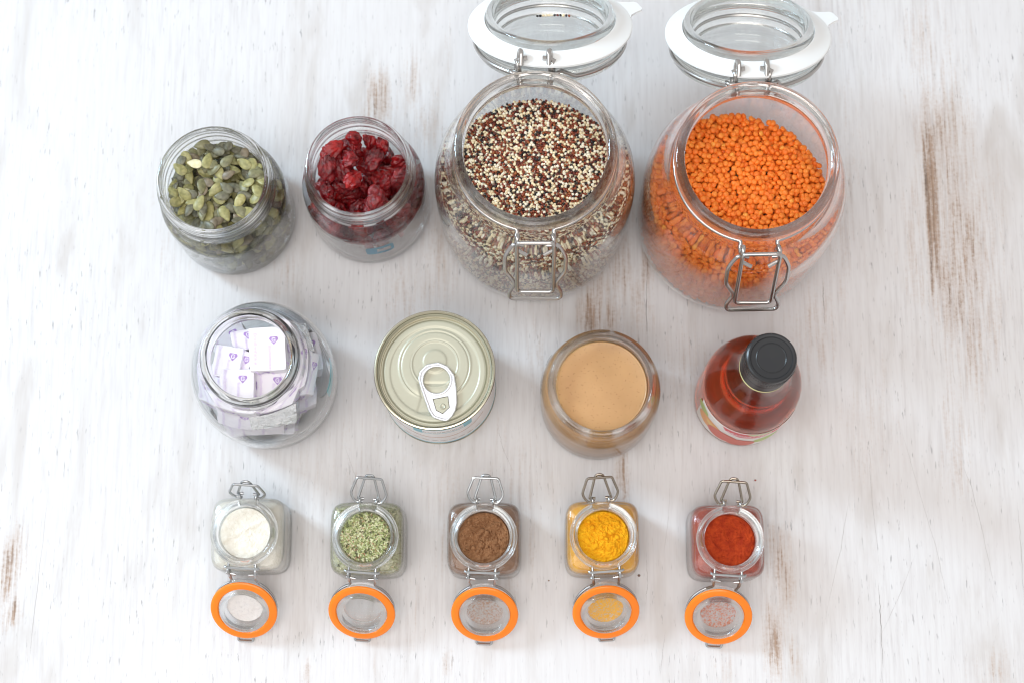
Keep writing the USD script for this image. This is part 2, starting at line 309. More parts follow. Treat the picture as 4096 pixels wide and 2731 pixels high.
def instancer(name, protos, placed, label=None, cat=None, parent='/World'):
    """placed: list of (k, position, rotation). protos: (name, mesh, material)"""
    path = numbered(parent, name)
    pi = UsdGeom.PointInstancer.Define(stage, path)
    UsdGeom.Xform.Define(stage, path + '/pieces')
    for nm, me, mt in protos:
        usdkit.mesh(stage, f'{path}/pieces/{nm}', me, mt, smooth=True)
        pi.GetPrototypesRel().AddTarget(f'{path}/pieces/{nm}')
    pi.CreateProtoIndicesAttr(Vt.IntArray([int(p[0]) for p in placed]))
    pi.CreatePositionsAttr(Vt.Vec3fArray.FromNumpy(np.array([p[1] for p in placed], np.float32)))
    from scipy.spatial.transform import Rotation
    Q = Rotation.from_matrix(np.array([p[2] for p in placed])).as_quat()
    pi.CreateOrientationsAttr(Vt.QuathArray([Gf.Quath(float(q[3]), float(q[0]), float(q[1]), float(q[2])) for q in Q]))
    data(pi.GetPrim(), label=label, category=cat, kind='stuff')
def individuals(name, proto_paths, placed, label, cat, group):
    """one top-level thing per piece, each a reference to one of the class prims"""
    for k, pos, R in placed:
        x = UsdGeom.Xform.Define(stage, numbered('/World', name))
        t = np.eye(4); t[:3, :3] = R; t[:3, 3] = pos
        x.AddTransformOp().Set(Gf.Matrix4d(*t.T.ravel()))
        p = x.GetPrim(); p.GetReferences().AddInternalReference(proto_paths[int(k)]); p.SetInstanceable(True)
        data(p, label=label, category=cat, group=group)
def class_piece(name, piece, mesh, mat, smooth=True):
    path = '/World/' + name
    c = stage.CreateClassPrim(path)
    usdkit.mesh(stage, f'{path}/{piece}', mesh, mat, smooth=smooth)
    return path

# ------------------------------------------------------------------ the two big clip-top jars
BIG_H = 0.142
def taller(z): return z + 0.012 * min(1.0, max(0.0, (z - 0.02) / 0.04))
def stretch(P):
    return [(taller(z), r * (1.03 if r > .05 else (0.987 if z > .105 else 1.0))) for z, r in P]
def big_jar(px, py, label, tab_deg, lid_tilt=37.0, lid_yaw=0.0, wire_rot=0.0, clasp_rot=0.0, lid_dx=0.0):
    loc = at(px, py, BIG_H); loc[2] = 0
    t = thing('clip_top_jar', label, 'jar', loc, group=None)
    outer = [(0.003, 0), (0.0028, 0.030), (0.0005, 0.040), (0.0002, 0.046), (0.004, 0.0535), (0.012, 0.0585), (0.030, 0.0600), (0.055, 0.0603), (0.074, 0.0598), (0.088, 0.0570), (0.100, 0.0525), (0.109, 0.0488), (0.1145, 0.0470), (0.1180, 0.0464), (0.1198, 0.0466), (0.1212, 0.0481), (0.1232, 0.0486), (0.1250, 0.0478), (0.1265, 0.0477), (0.1280, 0.0483), (0.1293, 0.0479), (0.1300, 0.0466)]
    inner = [(0.1303, 0.0450), (0.1297, 0.0434), (0.1280, 0.0426), (0.1190, 0.0424), (0.1130, 0.0438), (0.1050, 0.0470), (0.1000, 0.0493), (0.0880, 0.0535), (0.0740, 0.0565), (0.0550, 0.0572), (0.0300, 0.0570), (0.0150, 0.0562), (0.0080, 0.0538), (0.0048, 0.0480), (0.0040, 0.0400), (0.0042, 0.030), (0.0055, 0)]
    part(t, 'glass_body', vessel(stretch(outer), stretch(inner), 160), big_glass, smooth=True)
    # neck wire with its two hooks at the front (clasp) and at the back (hinge)
    wr, rn, zn = 0.00122, 0.0470, 0.1300
    a = math.asin(0.0105 / rn)
    hx = 0.0110
    def neck_path(a0, a1): return [np.array([rn * math.cos(q), rn * math.sin(q), zn]) for q in np.linspace(a0, a1, 40)]
    fa = a
    front_l, front_r = -math.pi / 2 - fa, -math.pi / 2 + fa
    back_l, back_r = math.pi / 2 + fa, math.pi / 2 - fa
    def hook(x, y, sgn):
        """eyelet that leaves the neck outwards; sgn +1 = back, -1 = front"""
        s = 1 if x > 0 else -1
        return [np.array(q) for q in ((x, y + sgn * 0.004, zn - 0.001), (x, y + sgn * 0.0085, zn + 0.001), (x, y + sgn * 0.0105, zn + 0.005), (x - s * 0.0006, y + sgn * 0.0085, zn + 0.0085), (x - s * 0.0010, y + sgn * 0.0050, zn + 0.0065), (x - s * 0.0010, y + sgn * 0.0055, zn + 0.001))]
    yb = math.sqrt(rn ** 2 - hx ** 2)
    lw = list(reversed(hook(-hx, -yb, -1))) + neck_path(front_l, back_l - 2 * math.pi) + hook(-hx, yb, 1)
    rw = list(reversed(hook(hx, yb, 1))) + neck_path(back_r, front_r) + hook(hx, -yb, -1)
    R = rotzm(math.radians(wire_rot))
    part(t, 'neck_wire', moved(join(wire(round_path(lw, 0.002), wr), wire(round_path(rw, 0.002), wr)), R), steel)
    # front clasp: lever frame (wide, pinched above its foot) and the bail inside it
    zf, yf = zn - 0.0005, -yb - 0.0085
    cr = math.radians(24 + clasp_rot)
    def hang(u, d, lift=0.0):
        """point on the hanging plane: u across, d down along it, lift outwards"""
        return np.array([u, yf - d * math.sin(cr) - lift * math.cos(cr), zf - d * math.cos(cr) + lift * math.sin(cr) + 0.004])
    lev = [(-.0066, .002), (-.0128, .001), (-.0155, .006), (-.0178, .012), (-.0178, .026), (-.0128, .036), (-.0125, .039), (-.0158, .047), (-.0150, .0525), (.0150, .0525), (.0158, .047), (.0125, .039), (.0128, .036), (.0178, .026), (.0178, .012), (.0155, .006), (.0128, .001), (.0066, .002)]
    part(t, 'clasp_lever', moved(wire(round_path([hang(u, d, 0.0012) for u, d in lev], 0.003), wr), R), steel)
    bail = [(-.0108, -.0035), (-.0108, .045), (.0108, .045), (.0108, -.0035)]
    bp = round_path([hang(u, d, 0.0040 if d < .02 else 0.0018) for u, d in bail], 0.003, closed=True)
    bl = wire(bp, wr, closed=True)
    pins = join(*[wire(np.array([hang(s * .0105, .0055, .0022), hang(s * .0088, .0062, .0026), hang(s * .0048, .0078, .0040)]), wr) for s in (-1, 1)])
    part(t, 'clasp_bail', moved(bl, R), steel)
    part(t, 'clasp_pin', moved(pins, R), steel)
    # lid, flipped over backwards. Built with its underside towards +z, then tilted
    LA = math.radians(lid_tilt)
    Rl = rotx(-LA) @ rotzm(math.radians(lid_yaw))
    ctr = np.array([lid_dx, 0.0490 + 0.0505 * math.cos(LA), zn + 0.0060 - 0.0505 * math.sin(LA)])
    Rl = R @ shift(*ctr) @ Rl
    glass_profile = [(-0.0135, 0), (-0.0135, 0.0300), (-0.0132, 0.0400), (-0.0115, 0.0450), (-0.0085, 0.0462), (-0.0070, 0.0452), (-0.0055, 0.0462), (-0.0030, 0.0470), (-0.0010, 0.0468), (-0.0002, 0.0455), (0.0000, 0.0430), (0.0002, 0.0400),
                     (0.0060, 0.0397), (0.0100, 0.0393), (0.0121, 0.0380), (0.0123, 0.0366), (0.0112, 0.0350), (0.0060, 0.0340), (-0.0030, 0.0330), (-0.0062, 0.0322), (-0.0074, 0.0300), (-0.0079, 0.0200), (-0.0080, 0)]
    lid = part(t, 'glass_lid', moved(loft([s for k, s in enumerate(smooth_profile(glass_profile, 4))], 160), Rl), lid_glass, smooth=True)
    gask = ring_solid([(0.0399, 0.0052), (0.0440, 0.0030), (0.0495, 0.0016), (0.0503, 0.0020), (0.0504, 0.0032), (0.0497, 0.0039), (0.0442, 0.0054), (0.0401, 0.0076)], 160)
    ta = math.radians(tab_deg)
    from shapely.geometry import Polygon
    tab = trimesh.creation.extrude_polygon(Polygon([(0.0485, -0.012), (0.0510, -0.0085), (0.0560, -0.0060), (0.0590, -0.0055), (0.0605, -0.0035), (0.0605, 0.0040), (0.0590, 0.0058), (0.0560, 0.0065), (0.0510, 0.0090), (0.0485, 0.012)]), 0.0014, engine='earcut')
    tab = moved(tab, shift(0, 0, 0.0020), rotzm(ta))
    part(t, 'rubber_seal', moved(join(gask, tab), Rl), white_rubber, smooth=30)
    # lid wire round the groove and its eyes reaching to the neck wire's eyes
    def lp(x, y, z): return np.array([x, y, z, 1.0])
    rl = 0.0464
    al = math.asin(0.0150 / rl)
    ring = [lp(rl * math.cos(q), rl * math.sin(q), -0.0070) for q in np.linspace(-math.pi / 2 + al, 3 * math.pi / 2 - al, 90)]
    inv = np.linalg.inv(shift(*ctr) @ rotx(-LA) @ rotzm(math.radians(lid_yaw)))
    Tm = shift(*ctr) @ rotx(-LA) @ rotzm(math.radians(lid_yaw))
    ring = [(Tm @ q)[:3] for q in ring]
    part(t, 'lid_wire', moved(wire(np.array(ring), wr), R), steel)
    yh, zh = yb + 0.0050, zn + 0.0030
    e0, e1 = ring[0], ring[-1]
    hing = round_path([e0, np.array([0.0150, yh + .001, zh - 0.002]), np.array([0.0138, yh - 0.002, zh + 0.0005]), np.array([-0.0138, yh - 0.002, zh + 0.0005]), np.array([-0.0150, yh + .001, zh - 0.002]), e1], 0.002)
    part(t, 'hinge_bar', moved(wire(hing, wr), R), steel)
    for s in (-1, 1):
        eye = [np.array(q) for q in ((s * .0094, yh - .0035, zh - .0035), (s * .0094, yh + .002, zh - .0005), (s * .0094, yh + .0085, zh + .0035), (s * .0086, yh + .0105, zh + .0065), (s * .0080, yh + .0075, zh + .0080), (s * .0082, yh + .0015, zh + .0045))]
        part(t, 'hinge_eye', moved(wire(round_path(eye, 0.002), wr * 1.2), R), steel)
        pin = np.array([[s * .0118, yh + .0040, zh + .0040], [s * .0085, yh + .0055, zh + .0050], [s * .0045, yh + .0058, zh + .0052]])
        part(t, 'hinge_pin', moved(wire(pin, wr * 1.15), R), steel)
    part(t, 'hinge_bar', moved(wire(np.array([[-.0112, yh - .0045, zh - .004], [0.0, yh - .0045, zh - .0042], [.0112, yh - .0045, zh - .004]]), wr * .9), R), steel)
    return loc, shift(*loc) @ Rl
def big_inner_r(z):
    z = np.where(z > .06, z - .012, np.where(z > .02, .02 + (z - .02) * .04 / .052, z))
    zz = [0.0048, 0.008, 0.015, 0.030, 0.055, 0.074, 0.088, 0.100, 0.109, 0.115]
    rr = [0.0470, 0.0540, 0.0570, 0.0580, 0.0582, 0.0575, 0.0542, 0.0473, 0.0420, 0.0403]
    return np.interp(z, zz, rr)

qloc, qlid = big_jar(2141, 590, 'large clip-top glass jar filled with mixed red, white and black quinoa, lid open behind', 22, lid_tilt=38, lid_dx=.0095)
lloc, llid = big_jar(3032, 634, 'large clip-top glass jar filled with orange lentils, lid open behind', 20, lid_tilt=38, wire_rot=1.0, lid_dx=.003)

def grains(loc, sp, top, jitter, depth, rs):
    """jittered close packing just inside the wall and just under the surface top(x, y)"""
    pts = []
    dz = sp * 0.8165; nz = int(0.127 / dz)
    for k in range(nz):
        z = 0.0058 + k * dz; R = big_inner_r(z) - sp * 0.5
        n = int(2 * R / sp) + 2
        i, j = np.meshgrid(np.arange(-n, n), np.arange(-n, n), indexing='ij')
        x = (i + 0.5 * (j % 2) + 0.5 * (k % 2)) * sp; y = (j * 0.866 + 0.2887 * (k % 2)) * sp
        r = np.hypot(x, y); tz = top(x, y)
        keep = (r < R) & (z < tz) & ((r > R - depth) | (z > tz - depth))
        p = np.stack([x[keep], y[keep], np.full(keep.sum(), z)], 1)
        pts.append(p)
    p = np.concatenate(pts); p = p + rs.normal(0, jitter * sp, p.shape)
    r = np.hypot(p[:, 0], p[:, 1]); lim = big_inner_r(p[:, 2]) - sp * 0.5
    f = np.minimum(1, lim / np.maximum(r, 1e-9)); p[:, :2] *= f[:, None]
    return p + np.array([loc[0], loc[1], 0])

def build_quinoa():
    rs = np.random.default_rng(21)
    top = lambda x, y: 0.0690 + 0.003 * np.exp(-(x ** 2 + y ** 2) / 0.0012) + 0.0015 * meshkit.noise(np.stack([x * 70, y * 70, x * 0], -1), 5) - 0.06 * y
    p = grains(qloc, 0.00182, top, 0.17, 0.0042, rs)
    ball = trimesh.creation.icosphere(1, 1.0)
    protos = []
    mats = [plain('quinoa_cream', (0.86, 0.72, 0.47), 0.55), plain('quinoa_ivory', (0.88, 0.80, 0.63), 0.55), plain('quinoa_red', (0.28, 0.062, 0.025), 0.45), plain('quinoa_maroon', (0.14, 0.027, 0.018), 0.45), plain('quinoa_black', (0.022, 0.016, 0.016), 0.4), plain('quinoa_rust', (0.36, 0.11, 0.03), 0.45)]
    sz = [1.08, 1.12, 0.98, 0.95, 0.93, 0.95]
    for nm, mt, s in zip(('cream_grain', 'ivory_grain', 'red_grain', 'maroon_grain', 'black_grain', 'rust_grain'), mats, sz):
        b = ball.copy(); b.apply_scale([0.00096 * s, 0.00096 * s, 0.00074 * s]); protos.append((nm, b, mt))
    k = rs.choice(6, len(p), p=[0.25, 0.17, 0.23, 0.13, 0.16, 0.06])
    instancer('quinoa_grains', protos, list(zip(k, p, rand_rots(rs, 1.5, len(p)))), 'mixed red, white and black quinoa grains filling the large jar', 'quinoa')
    few = [(k_, (qlid @ np.array([x_, .0290 - 9 * (x_ - .003) ** 2, -.0066, 1]))[:3], rand_rot(rs, 1.5)) for k_, x_ in zip((4, 4, 0, 1, 0, 1, 4, 3, 4, 0, 4, 2), np.linspace(-.0075, .0125, 12))]
    instancer('stray_quinoa_grains', protos, few, 'short row of stray quinoa grains caught in the open lid of the quinoa jar', 'quinoa')
build_quinoa()

def build_lentils():
    rs = np.random.default_rng(22)
    top = lambda x, y: 0.0660 - 0.16 * x - 0.12 * y + 0.003 * meshkit.noise(np.stack([x * 50, y * 50, x * 0], -1), 8)
    p = grains(lloc, 0.0036, top, 0.17, 0.0074, rs)
    ball = trimesh.creation.icosphere(2, 1.0)
    mats = [plain('lentil_orange', (0.92, 0.228, 0.020), 0.55), plain('lentil_deep_orange', (0.89, 0.188, 0.015), 0.55), plain('lentil_light_orange', (0.93, 0.265, 0.028), 0.55), plain('lentil_yellow_orange', (0.93, 0.36, 0.05), 0.5)]
    protos, paths = [], []
    for nm, mt, s in zip(('lentil', 'dark_lentil', 'pale_lentil', 'yellow_lentil'), mats, (1.0, 1.04, 0.98, 0.9)):
        b = ball.copy(); v = b.vertices; b.vertices = np.stack([v[:, 0], v[:, 1], v[:, 2] * 0.72], 1) * 0.00196 * s
        protos.append((nm, b, mt)); paths.append(class_piece('split_' + nm + '_piece', 'lentil_seed', b, mt))
    k = rs.choice(4, len(p), p=[0.56, 0.22, 0.20, 0.02])
    rel = p - np.array([lloc[0], lloc[1], 0])
    R = rand_rots(rs, 0.55, len(p))
    # the 300 that show largest: on the surface, within the mouth
    depth = top(rel[:, 0], rel[:, 1]) - rel[:, 2]
    seen = np.hypot(rel[:, 0] - 0.0127, rel[:, 1] - 0.028) < 0.044
    order = np.argsort(np.where(seen, np.maximum(depth, .0012), 9.0) + 0.01 * np.hypot(rel[:, 0] - 0.0127, rel[:, 1] - 0.010))
    first = set(order[:300].tolist())
    individuals('lentil', paths, [(k[i], p[i], R[i]) for i in sorted(first)], 'small round orange lentil on the top of the heap in the jar', 'lentil', 'orange lentils on top of the heap')
    instancer('lentils', protos, [(k[i], p[i], R[i]) for i in range(len(p)) if i not in first], 'orange lentils filling the large jar below and around the top ones', 'lentils')
build_lentils()

# ------------------------------------------------------------------ the two small screw-neck jars
def small_jar(px, py, h, rim, body, base, label, sticker=False):
    loc = at(px, py, h); loc[2] = 0
    t = thing('screw_neck_jar', label, 'jar', loc)
    r, b, s = rim, body, h / 0.078
    outer = [(0.003, 0), (0.0028, base * .6), (0.0004, base * .84), (0.0002, base * .90), (0.003, base), (0.010, b * .985), (0.025, b), (0.044 * s, b * .995), (0.052 * s, b * .965), (0.0575 * s, r * 1.00), (0.0600 * s, r * .955), (0.0625 * s, r * .955), (0.0640 * s, r * .995), (0.0652 * s, r * 1.0), (0.0664 * s, r * .965), (0.0682 * s, r * .96), (0.0695 * s, r * .985), (0.0707 * s, r * .985), (0.0720 * s, r * .955), (0.0745 * s, r * .95), (0.0765 * s, r * .945), (0.0778 * s, r * .925)]
    inner = [(0.0780 * s, r * .900), (0.0772 * s, r * .865), (0.0750 * s, r * .850), (0.0600 * s, r * .845), (0.0550 * s, r * .87), (0.0490 * s, b * .93), (0.0400 * s, b * .955), (0.0250, b * .96), (0.012, b * .945), (0.0070, base * .88), (0.0054, base * .70), (0.0050, base * .4), (0.0056, 0)]
    part(t, 'glass_body', vessel(outer, inner, 144), glass, smooth=True)
    return t, loc
_, ploc = small_jar(850, 718, 0.090, 0.0367, 0.0405, 0.0362, 'small open glass jar full of green pumpkin seeds')
ct, cloc = small_jar(1431, 664, 0.096, 0.0343, 0.0392, 0.0350, 'small open glass jar full of dark red dried cranberries')

def build_seeds():
    rs = np.random.default_rng(31)
    # flat pointed seed with a raised rim
    sph = trimesh.creation.icosphere(2, 1.0); protos, paths = [], []
    cols = [((.0, (.12, .115, .055)), (1., (.21, .20, .10))), ((.0, (.21, .20, .075)), (1., (.36, .335, .14))), ((.0, (.085, .082, .05)), (1., (.17, .165, .105))), ((.0, (.27, .25, .08)), (1., (.41, .37, .16))), ((.0, (.62, .58, .33)), (1., (.74, .70, .48))), ((.0, (.12, .095, .06)), (1., (.2, .16, .1)))]
    names = ('olive', 'green', 'grey_green', 'yellow_green', 'pale', 'brownish')
    for n_, (nm, c) in enumerate(zip(names, cols)):
        v = sph.vertices.copy(); x = v[:, 0]
        w = (1 - 0.28 * np.clip(x, -1, 1)) * (1 - 0.25 * np.clip(x, 0, 1) ** 2)
        rr = np.hypot(v[:, 0], v[:, 1])
        th = 0.0012 * np.sign(v[:, 2]) * np.abs(v[:, 2]) ** 0.8 * (1 - 0.25 * np.exp(-((rr - 0.86) / 0.07) ** 2))
        s = (1.0, 1.05, 0.95, 1.0, 0.95, 0.9)[n_]
        b = trimesh.Trimesh(np.stack([0.0052 * s * x, 0.0030 * s * v[:, 1] * w, th * .9 + 0.0003 * np.cos(x * 1.4)], 1), sph.faces, process=False)
        mt = varied('pumpkin_seed_' + nm, [(0.35, c[0][1]), (0.65, c[1][1])], 0.42, scale=420.0, bump=0.25, bscale=700.0, bdist=0.0004)
        protos.append((nm + '_seed', b, mt)); paths.append(class_piece('pumpkin_seed_' + nm + '_piece', 'seed_hull', b, mt))
    PS = 0.090 / 0.078
    pile = Pile(0.0385, 0.0062); placed = []
    for i in range(4000):
        z_here = 0.0
        k = rs.choice(6, p=[.30, .24, .26, .08, .03, .09])
        a = rs.uniform(0, 2 * np.pi)
        R = rand_rot(rs, 0.21); q = protos[k][1].vertices @ R.T
        ext = np.hypot(q[:, 0], q[:, 1]).max()
        r = (0.0378 - ext * 0.85) * math.sqrt(rs.uniform())
        x, y = r * math.cos(a), r * math.sin(a)
        z = pile.drop(q * [1, 1, .40], x, y)
        rr = np.interp(z / PS, [.0, .045, .052, .056, .07], [.0380, .0380, .0352, .0312, .0305])
        if z > 0.0690 * PS - 0.12 * max(0, r - .020) : continue
        ov = np.hypot(q[:, 0] + x, q[:, 1] + y).max() - rr
        if ov > 0:
            f = max(0.0, (r - ov)) / max(r, 1e-9); x, y = x * f, y * f
        placed.append((k, np.array([ploc[0] + x, ploc[1] + y, z]), R))
    order = np.argsort([-p[1][2] + (0.03 if np.hypot(p[1][0] - ploc[0], p[1][1] - ploc[1]) > 0.031 else 0) for p in placed])
    top = set(order[:230].tolist())
    individuals('pumpkin_seed', paths, [placed[i] for i in sorted(top)], 'flat green hulled pumpkin seed lying in the small jar', 'pumpkin seed', 'pumpkin seeds in the small jar')
    instancer('pumpkin_seeds', protos, [placed[i] for i in range(len(placed)) if i not in top], 'green pumpkin seeds deeper down in the small jar', 'pumpkin seeds')
build_seeds()

def build_cranberries():
    rs = np.random.default_rng(33)
    paths, meshes = [], []
    for n_ in range(6):
        s = trimesh.creation.icosphere(3, 1.0); v = s.vertices
        f = 1 + 0.55 * (meshkit.fbm(v * 1.6 + 10 * n_, 3, n_) - 0.5) - 0.22 * np.abs(np.sin(3.1 * v[:, 0] + 2.2 * v[:, 1] + 5 * meshkit.noise(v * 1.4 + n_, 4))) ** 5 + 0.10 * (meshkit.noise(v * 6, n_) - .5)
        sc = np.array([0.0076, 0.0055, 0.0044]) * (0.9 + 0.25 * (n_ % 3) / 2)
        b = trimesh.Trimesh(v * f[:, None] * sc, s.faces, process=False); meshes.append(b)
        c = [((.10, .003, .006), (.30, .009, .012)), ((.13, .004, .006), (.36, .012, .012)), ((.07, .002, .005), (.22, .007, .010))][n_ % 3]
        mt = varied(f'dried_cranberry_{"abcdef"[n_]}', [(0.35, c[0]), (0.65, c[1])], 0.27, scale=260.0, bump=0.6, bscale=500.0, bdist=0.0012, subsurface_weight=0.35, subsurface_radius=(0.004, 0.0006, 0.0004), subsurface_scale=1.0)
        paths.append(class_piece(f'dried_cranberry_piece_{n_ + 1:03d}', 'berry_skin', b, mt))
    CS = 0.096 / 0.078
    pile = Pile(0.0365, 0.016); placed = []
    for i in range(900):
        k = rs.integers(6); R = rand_rot(rs, 0.7); q = meshes[k].vertices @ R.T
        ext = np.hypot(q[:, 0], q[:, 1]).max(); a = rs.uniform(0, 2 * np.pi)
        r = (0.0350 - ext * 0.8) * rs.uniform() ** 0.55
        x, y = r * math.cos(a), r * math.sin(a)
        z = pile.drop(q * [.86, .86, .62], x, y)
        if z > 0.0690 * CS - .12 * max(0, r - .012): continue
        rr = np.interp(z / CS, [.0, .046, .053, .058, .07], [.0355, .0350, .0325, .0288, .0284])
        ov = np.hypot(q[:, 0] + x, q[:, 1] + y).max() - rr
        if ov > 0:
            f = max(0.0, r - ov) / max(r, 1e-9); x, y = x * f, y * f
        placed.append((k, np.array([cloc[0] + x, cloc[1] + y, z]), R))
    individuals('dried_cranberry', paths, placed, 'wrinkled dark red dried cranberry in the small jar', 'dried cranberry', 'dried cranberries in the small jar')
build_cranberries()

def on_cyl(mesh2d, r, ang0, z0, lift=0.0):
    """bends a flat mesh in (x right, y up, z out) onto a cylinder round z, its origin at angle ang0 (radians) and height z0"""
    v = mesh2d.vertices; a = ang0 + v[:, 0] / r; rr = r + lift + v[:, 2]
    return trimesh.Trimesh(np.stack([rr * np.cos(a), rr * np.sin(a), z0 + v[:, 1]], 1), mesh2d.faces, process=False)
def flat_patch(poly, depth=0.0001, step=0.0015):
    mm = trimesh.creation.extrude_polygon(poly, depth, engine='earcut')
    return trimesh.Trimesh(*trimesh.remesh.subdivide_to_size(mm.vertices, mm.faces, step), process=False)
from shapely.geometry import Polygon, Point, box as sbox
blue_print = plain('blue_print', (0.03, 0.26, 0.40), 0.45)
teal_print = plain('teal_print', (0.10, 0.62, 0.72), 0.45)
def sticker_shape(w, h):
    return Polygon([(-w / 2, -h / 2), (w / 2, -h / 2), (w / 2, h / 2), (-w / 2, h / 2)]).buffer(0.003)
st = sticker_shape(0.012, 0.008).difference(sbox(-0.002, -0.0035, 0.007, 0.003))
part(ct, 'sticker', on_cyl(flat_patch(st, 0.00015), 0.0386, math.radians(-76), 0.0400, 0.0001), blue_print, smooth=30, label='torn blue sticker on the front of the jar')

# ------------------------------------------------------------------ jar of wrapped stock cubes
TALL_H = 0.107
tloc = at(994, 1424, TALL_H); tloc[2] = 0
tj = thing('round_jar', 'round-bellied open glass jar holding white and lilac wrapped stock cubes', 'jar', tloc)
outer = [(0.003, 0), (0.0028, 0.022), (0.0004, 0.031), (0.0002, 0.035), (0.004, 0.0400), (0.014, 0.0440), (0.030, 0.0462), (0.050, 0.0468), (0.066, 0.0450), (0.078, 0.0412), (0.087, 0.0360), (0.092, 0.0330), (0.0945, 0.0322), (0.0965, 0.0328), (0.0985, 0.0330), (0.1000, 0.0318), (0.1015, 0.0310), (0.1035, 0.0310), (0.1055, 0.0304), (0.1068, 0.0290)]
inner = [(0.1070, 0.0276), (0.1062, 0.0262), (0.1040, 0.0256), (0.0950, 0.0256), (0.0900, 0.0275), (0.0850, 0.0338), (0.0760, 0.0400), (0.0650, 0.0436), (0.0500, 0.0453), (0.0300, 0.0447), (0.0150, 0.0423), (0.0080, 0.0375), (0.0058, 0.028), (0.0070, 0.015), (0.0074, 0)]
part(tj, 'glass_body', vessel([(z, r * .945) for z, r in outer], [(z, r * .945) for z, r in inner], 144), tall_glass, smooth=True)
part(tj, 'sticker', on_cyl(flat_patch(sticker_shape(0.016, 0.014), 0.00015), 0.0415, math.radians(-2), 0.0490, -0.0002), teal_print, smooth=30, label='teal sticker inside the right wall of the jar')

paper = M('lilac_wrapper', {'p': ('principled_bsdf', {'base_color': (0.87, 0.84, 0.90), 'roughness': 0.4, 'sheen_weight': 0.1})})
foil = varied('silver_foil', [(0.3, (0.70, 0.72, 0.74)), (0.7, (0.86, 0.87, 0.88))], 0.25, scale=200, bump=0.9, bscale=330.0, bdist=0.003, metallic=0.85)
purple = plain('purple_print', (0.42, 0.26, 0.60), 0.45)
lilac_ink = plain('lilac_print', (0.70, 0.58, 0.81), 0.45)
white_ink = plain('white_print', (0.85, 0.83, 0.88), 0.45)
def wrapped_cube(px, py, z, size, rz, tiltx=0, tilty=0, foiled=False, label=None, side='top'):
    """box whose TOP face centre stands at pixel (px, py), height z"""
    c = at(px, py, z)
    T = shift(*c) @ rotzm(math.radians(rz)) @ rotx(math.radians(tiltx)) @ trimesh.transformations.rotation_matrix(math.radians(tilty), [0, 1, 0]) @ shift(0, 0, -size[2] / 2)
    t = thing('stock_cube', label, 'stock cube', (0, 0, 0), group=None)
    b = rounded_box(*size, r=0.0011)
    b.vertices = b.vertices + (meshkit.fbm(b.vertices * 240 + px, 2, 3)[:, None] - 0.5) * 0.0008 * np.sign(b.vertices)
    part(t, 'wrapper', moved(b, T), foil if foiled else paper, smooth=40)
    if not foiled:
        sx, sy, sz = size
        faces = [shift(0, 0, sz / 2 + 0.00025), rotx(math.pi / 2) @ shift(0, 0, sy / 2 + 0.00025), rotzm(math.pi / 2) @ rotx(math.pi / 2) @ shift(0, 0, sx / 2 + 0.00025)]
        pent = Polygon([(-.0022, .0018), (.0022, .0018), (.0028, .0004), (0, -.0030), (-.0028, .0004)])
        for fi, Fm in enumerate(faces):
            ox, oy = ((0.18 * sx, 0.20 * sy), (-0.1 * sx, 0.1 * sz), (0.05 * sy, 0.0))[fi]
            lg = moved(trimesh.creation.extrude_polygon(pent, 0.00012, engine='earcut'), rotzm(0.3 * fi), shift(ox, oy, 0), Fm, T)
            lp_ = part(t, 'logo', lg, purple, smooth=False)
            tx = meshkit.text_mesh('G', 0.0026, 0.0001, bold=True); tx.vertices[:, :2] -= tx.bounds.mean(0)[:2]
            part(lp_, 'letter', moved(tx, shift(0, -.0001, 0.00013), rotzm(0.3 * fi), shift(ox, oy, 0), Fm, T), white_ink, smooth=False)
            for row in (-0.33, 0.06):
                tx = meshkit.text_mesh('Bouillonblokje', 0.0021, 0.0001); tx.vertices[:, :2] -= tx.bounds.mean(0)[:2]
                k = min(1.0, (0.92 if row < 0 else 0.55) * (sy, sz, sz)[fi] / np.ptp(tx.vertices[:, 0])); tx.apply_scale([k, max(k, .75), 1])
                part(t, 'lettering', moved(tx, rotzm(-math.pi / 2), shift(row * (sx, sx, sy)[fi], 0 if row < 0 else -.2 * (sy, sz, sz)[fi], 0), Fm, T), lilac_ink, smooth=False)
def zoomed(x, y):
    x, y = 870 + (x - 870) * .93, 870 + (y - 870) * .95
    return 797 + x / 4.48, 1249 + y / 4.48
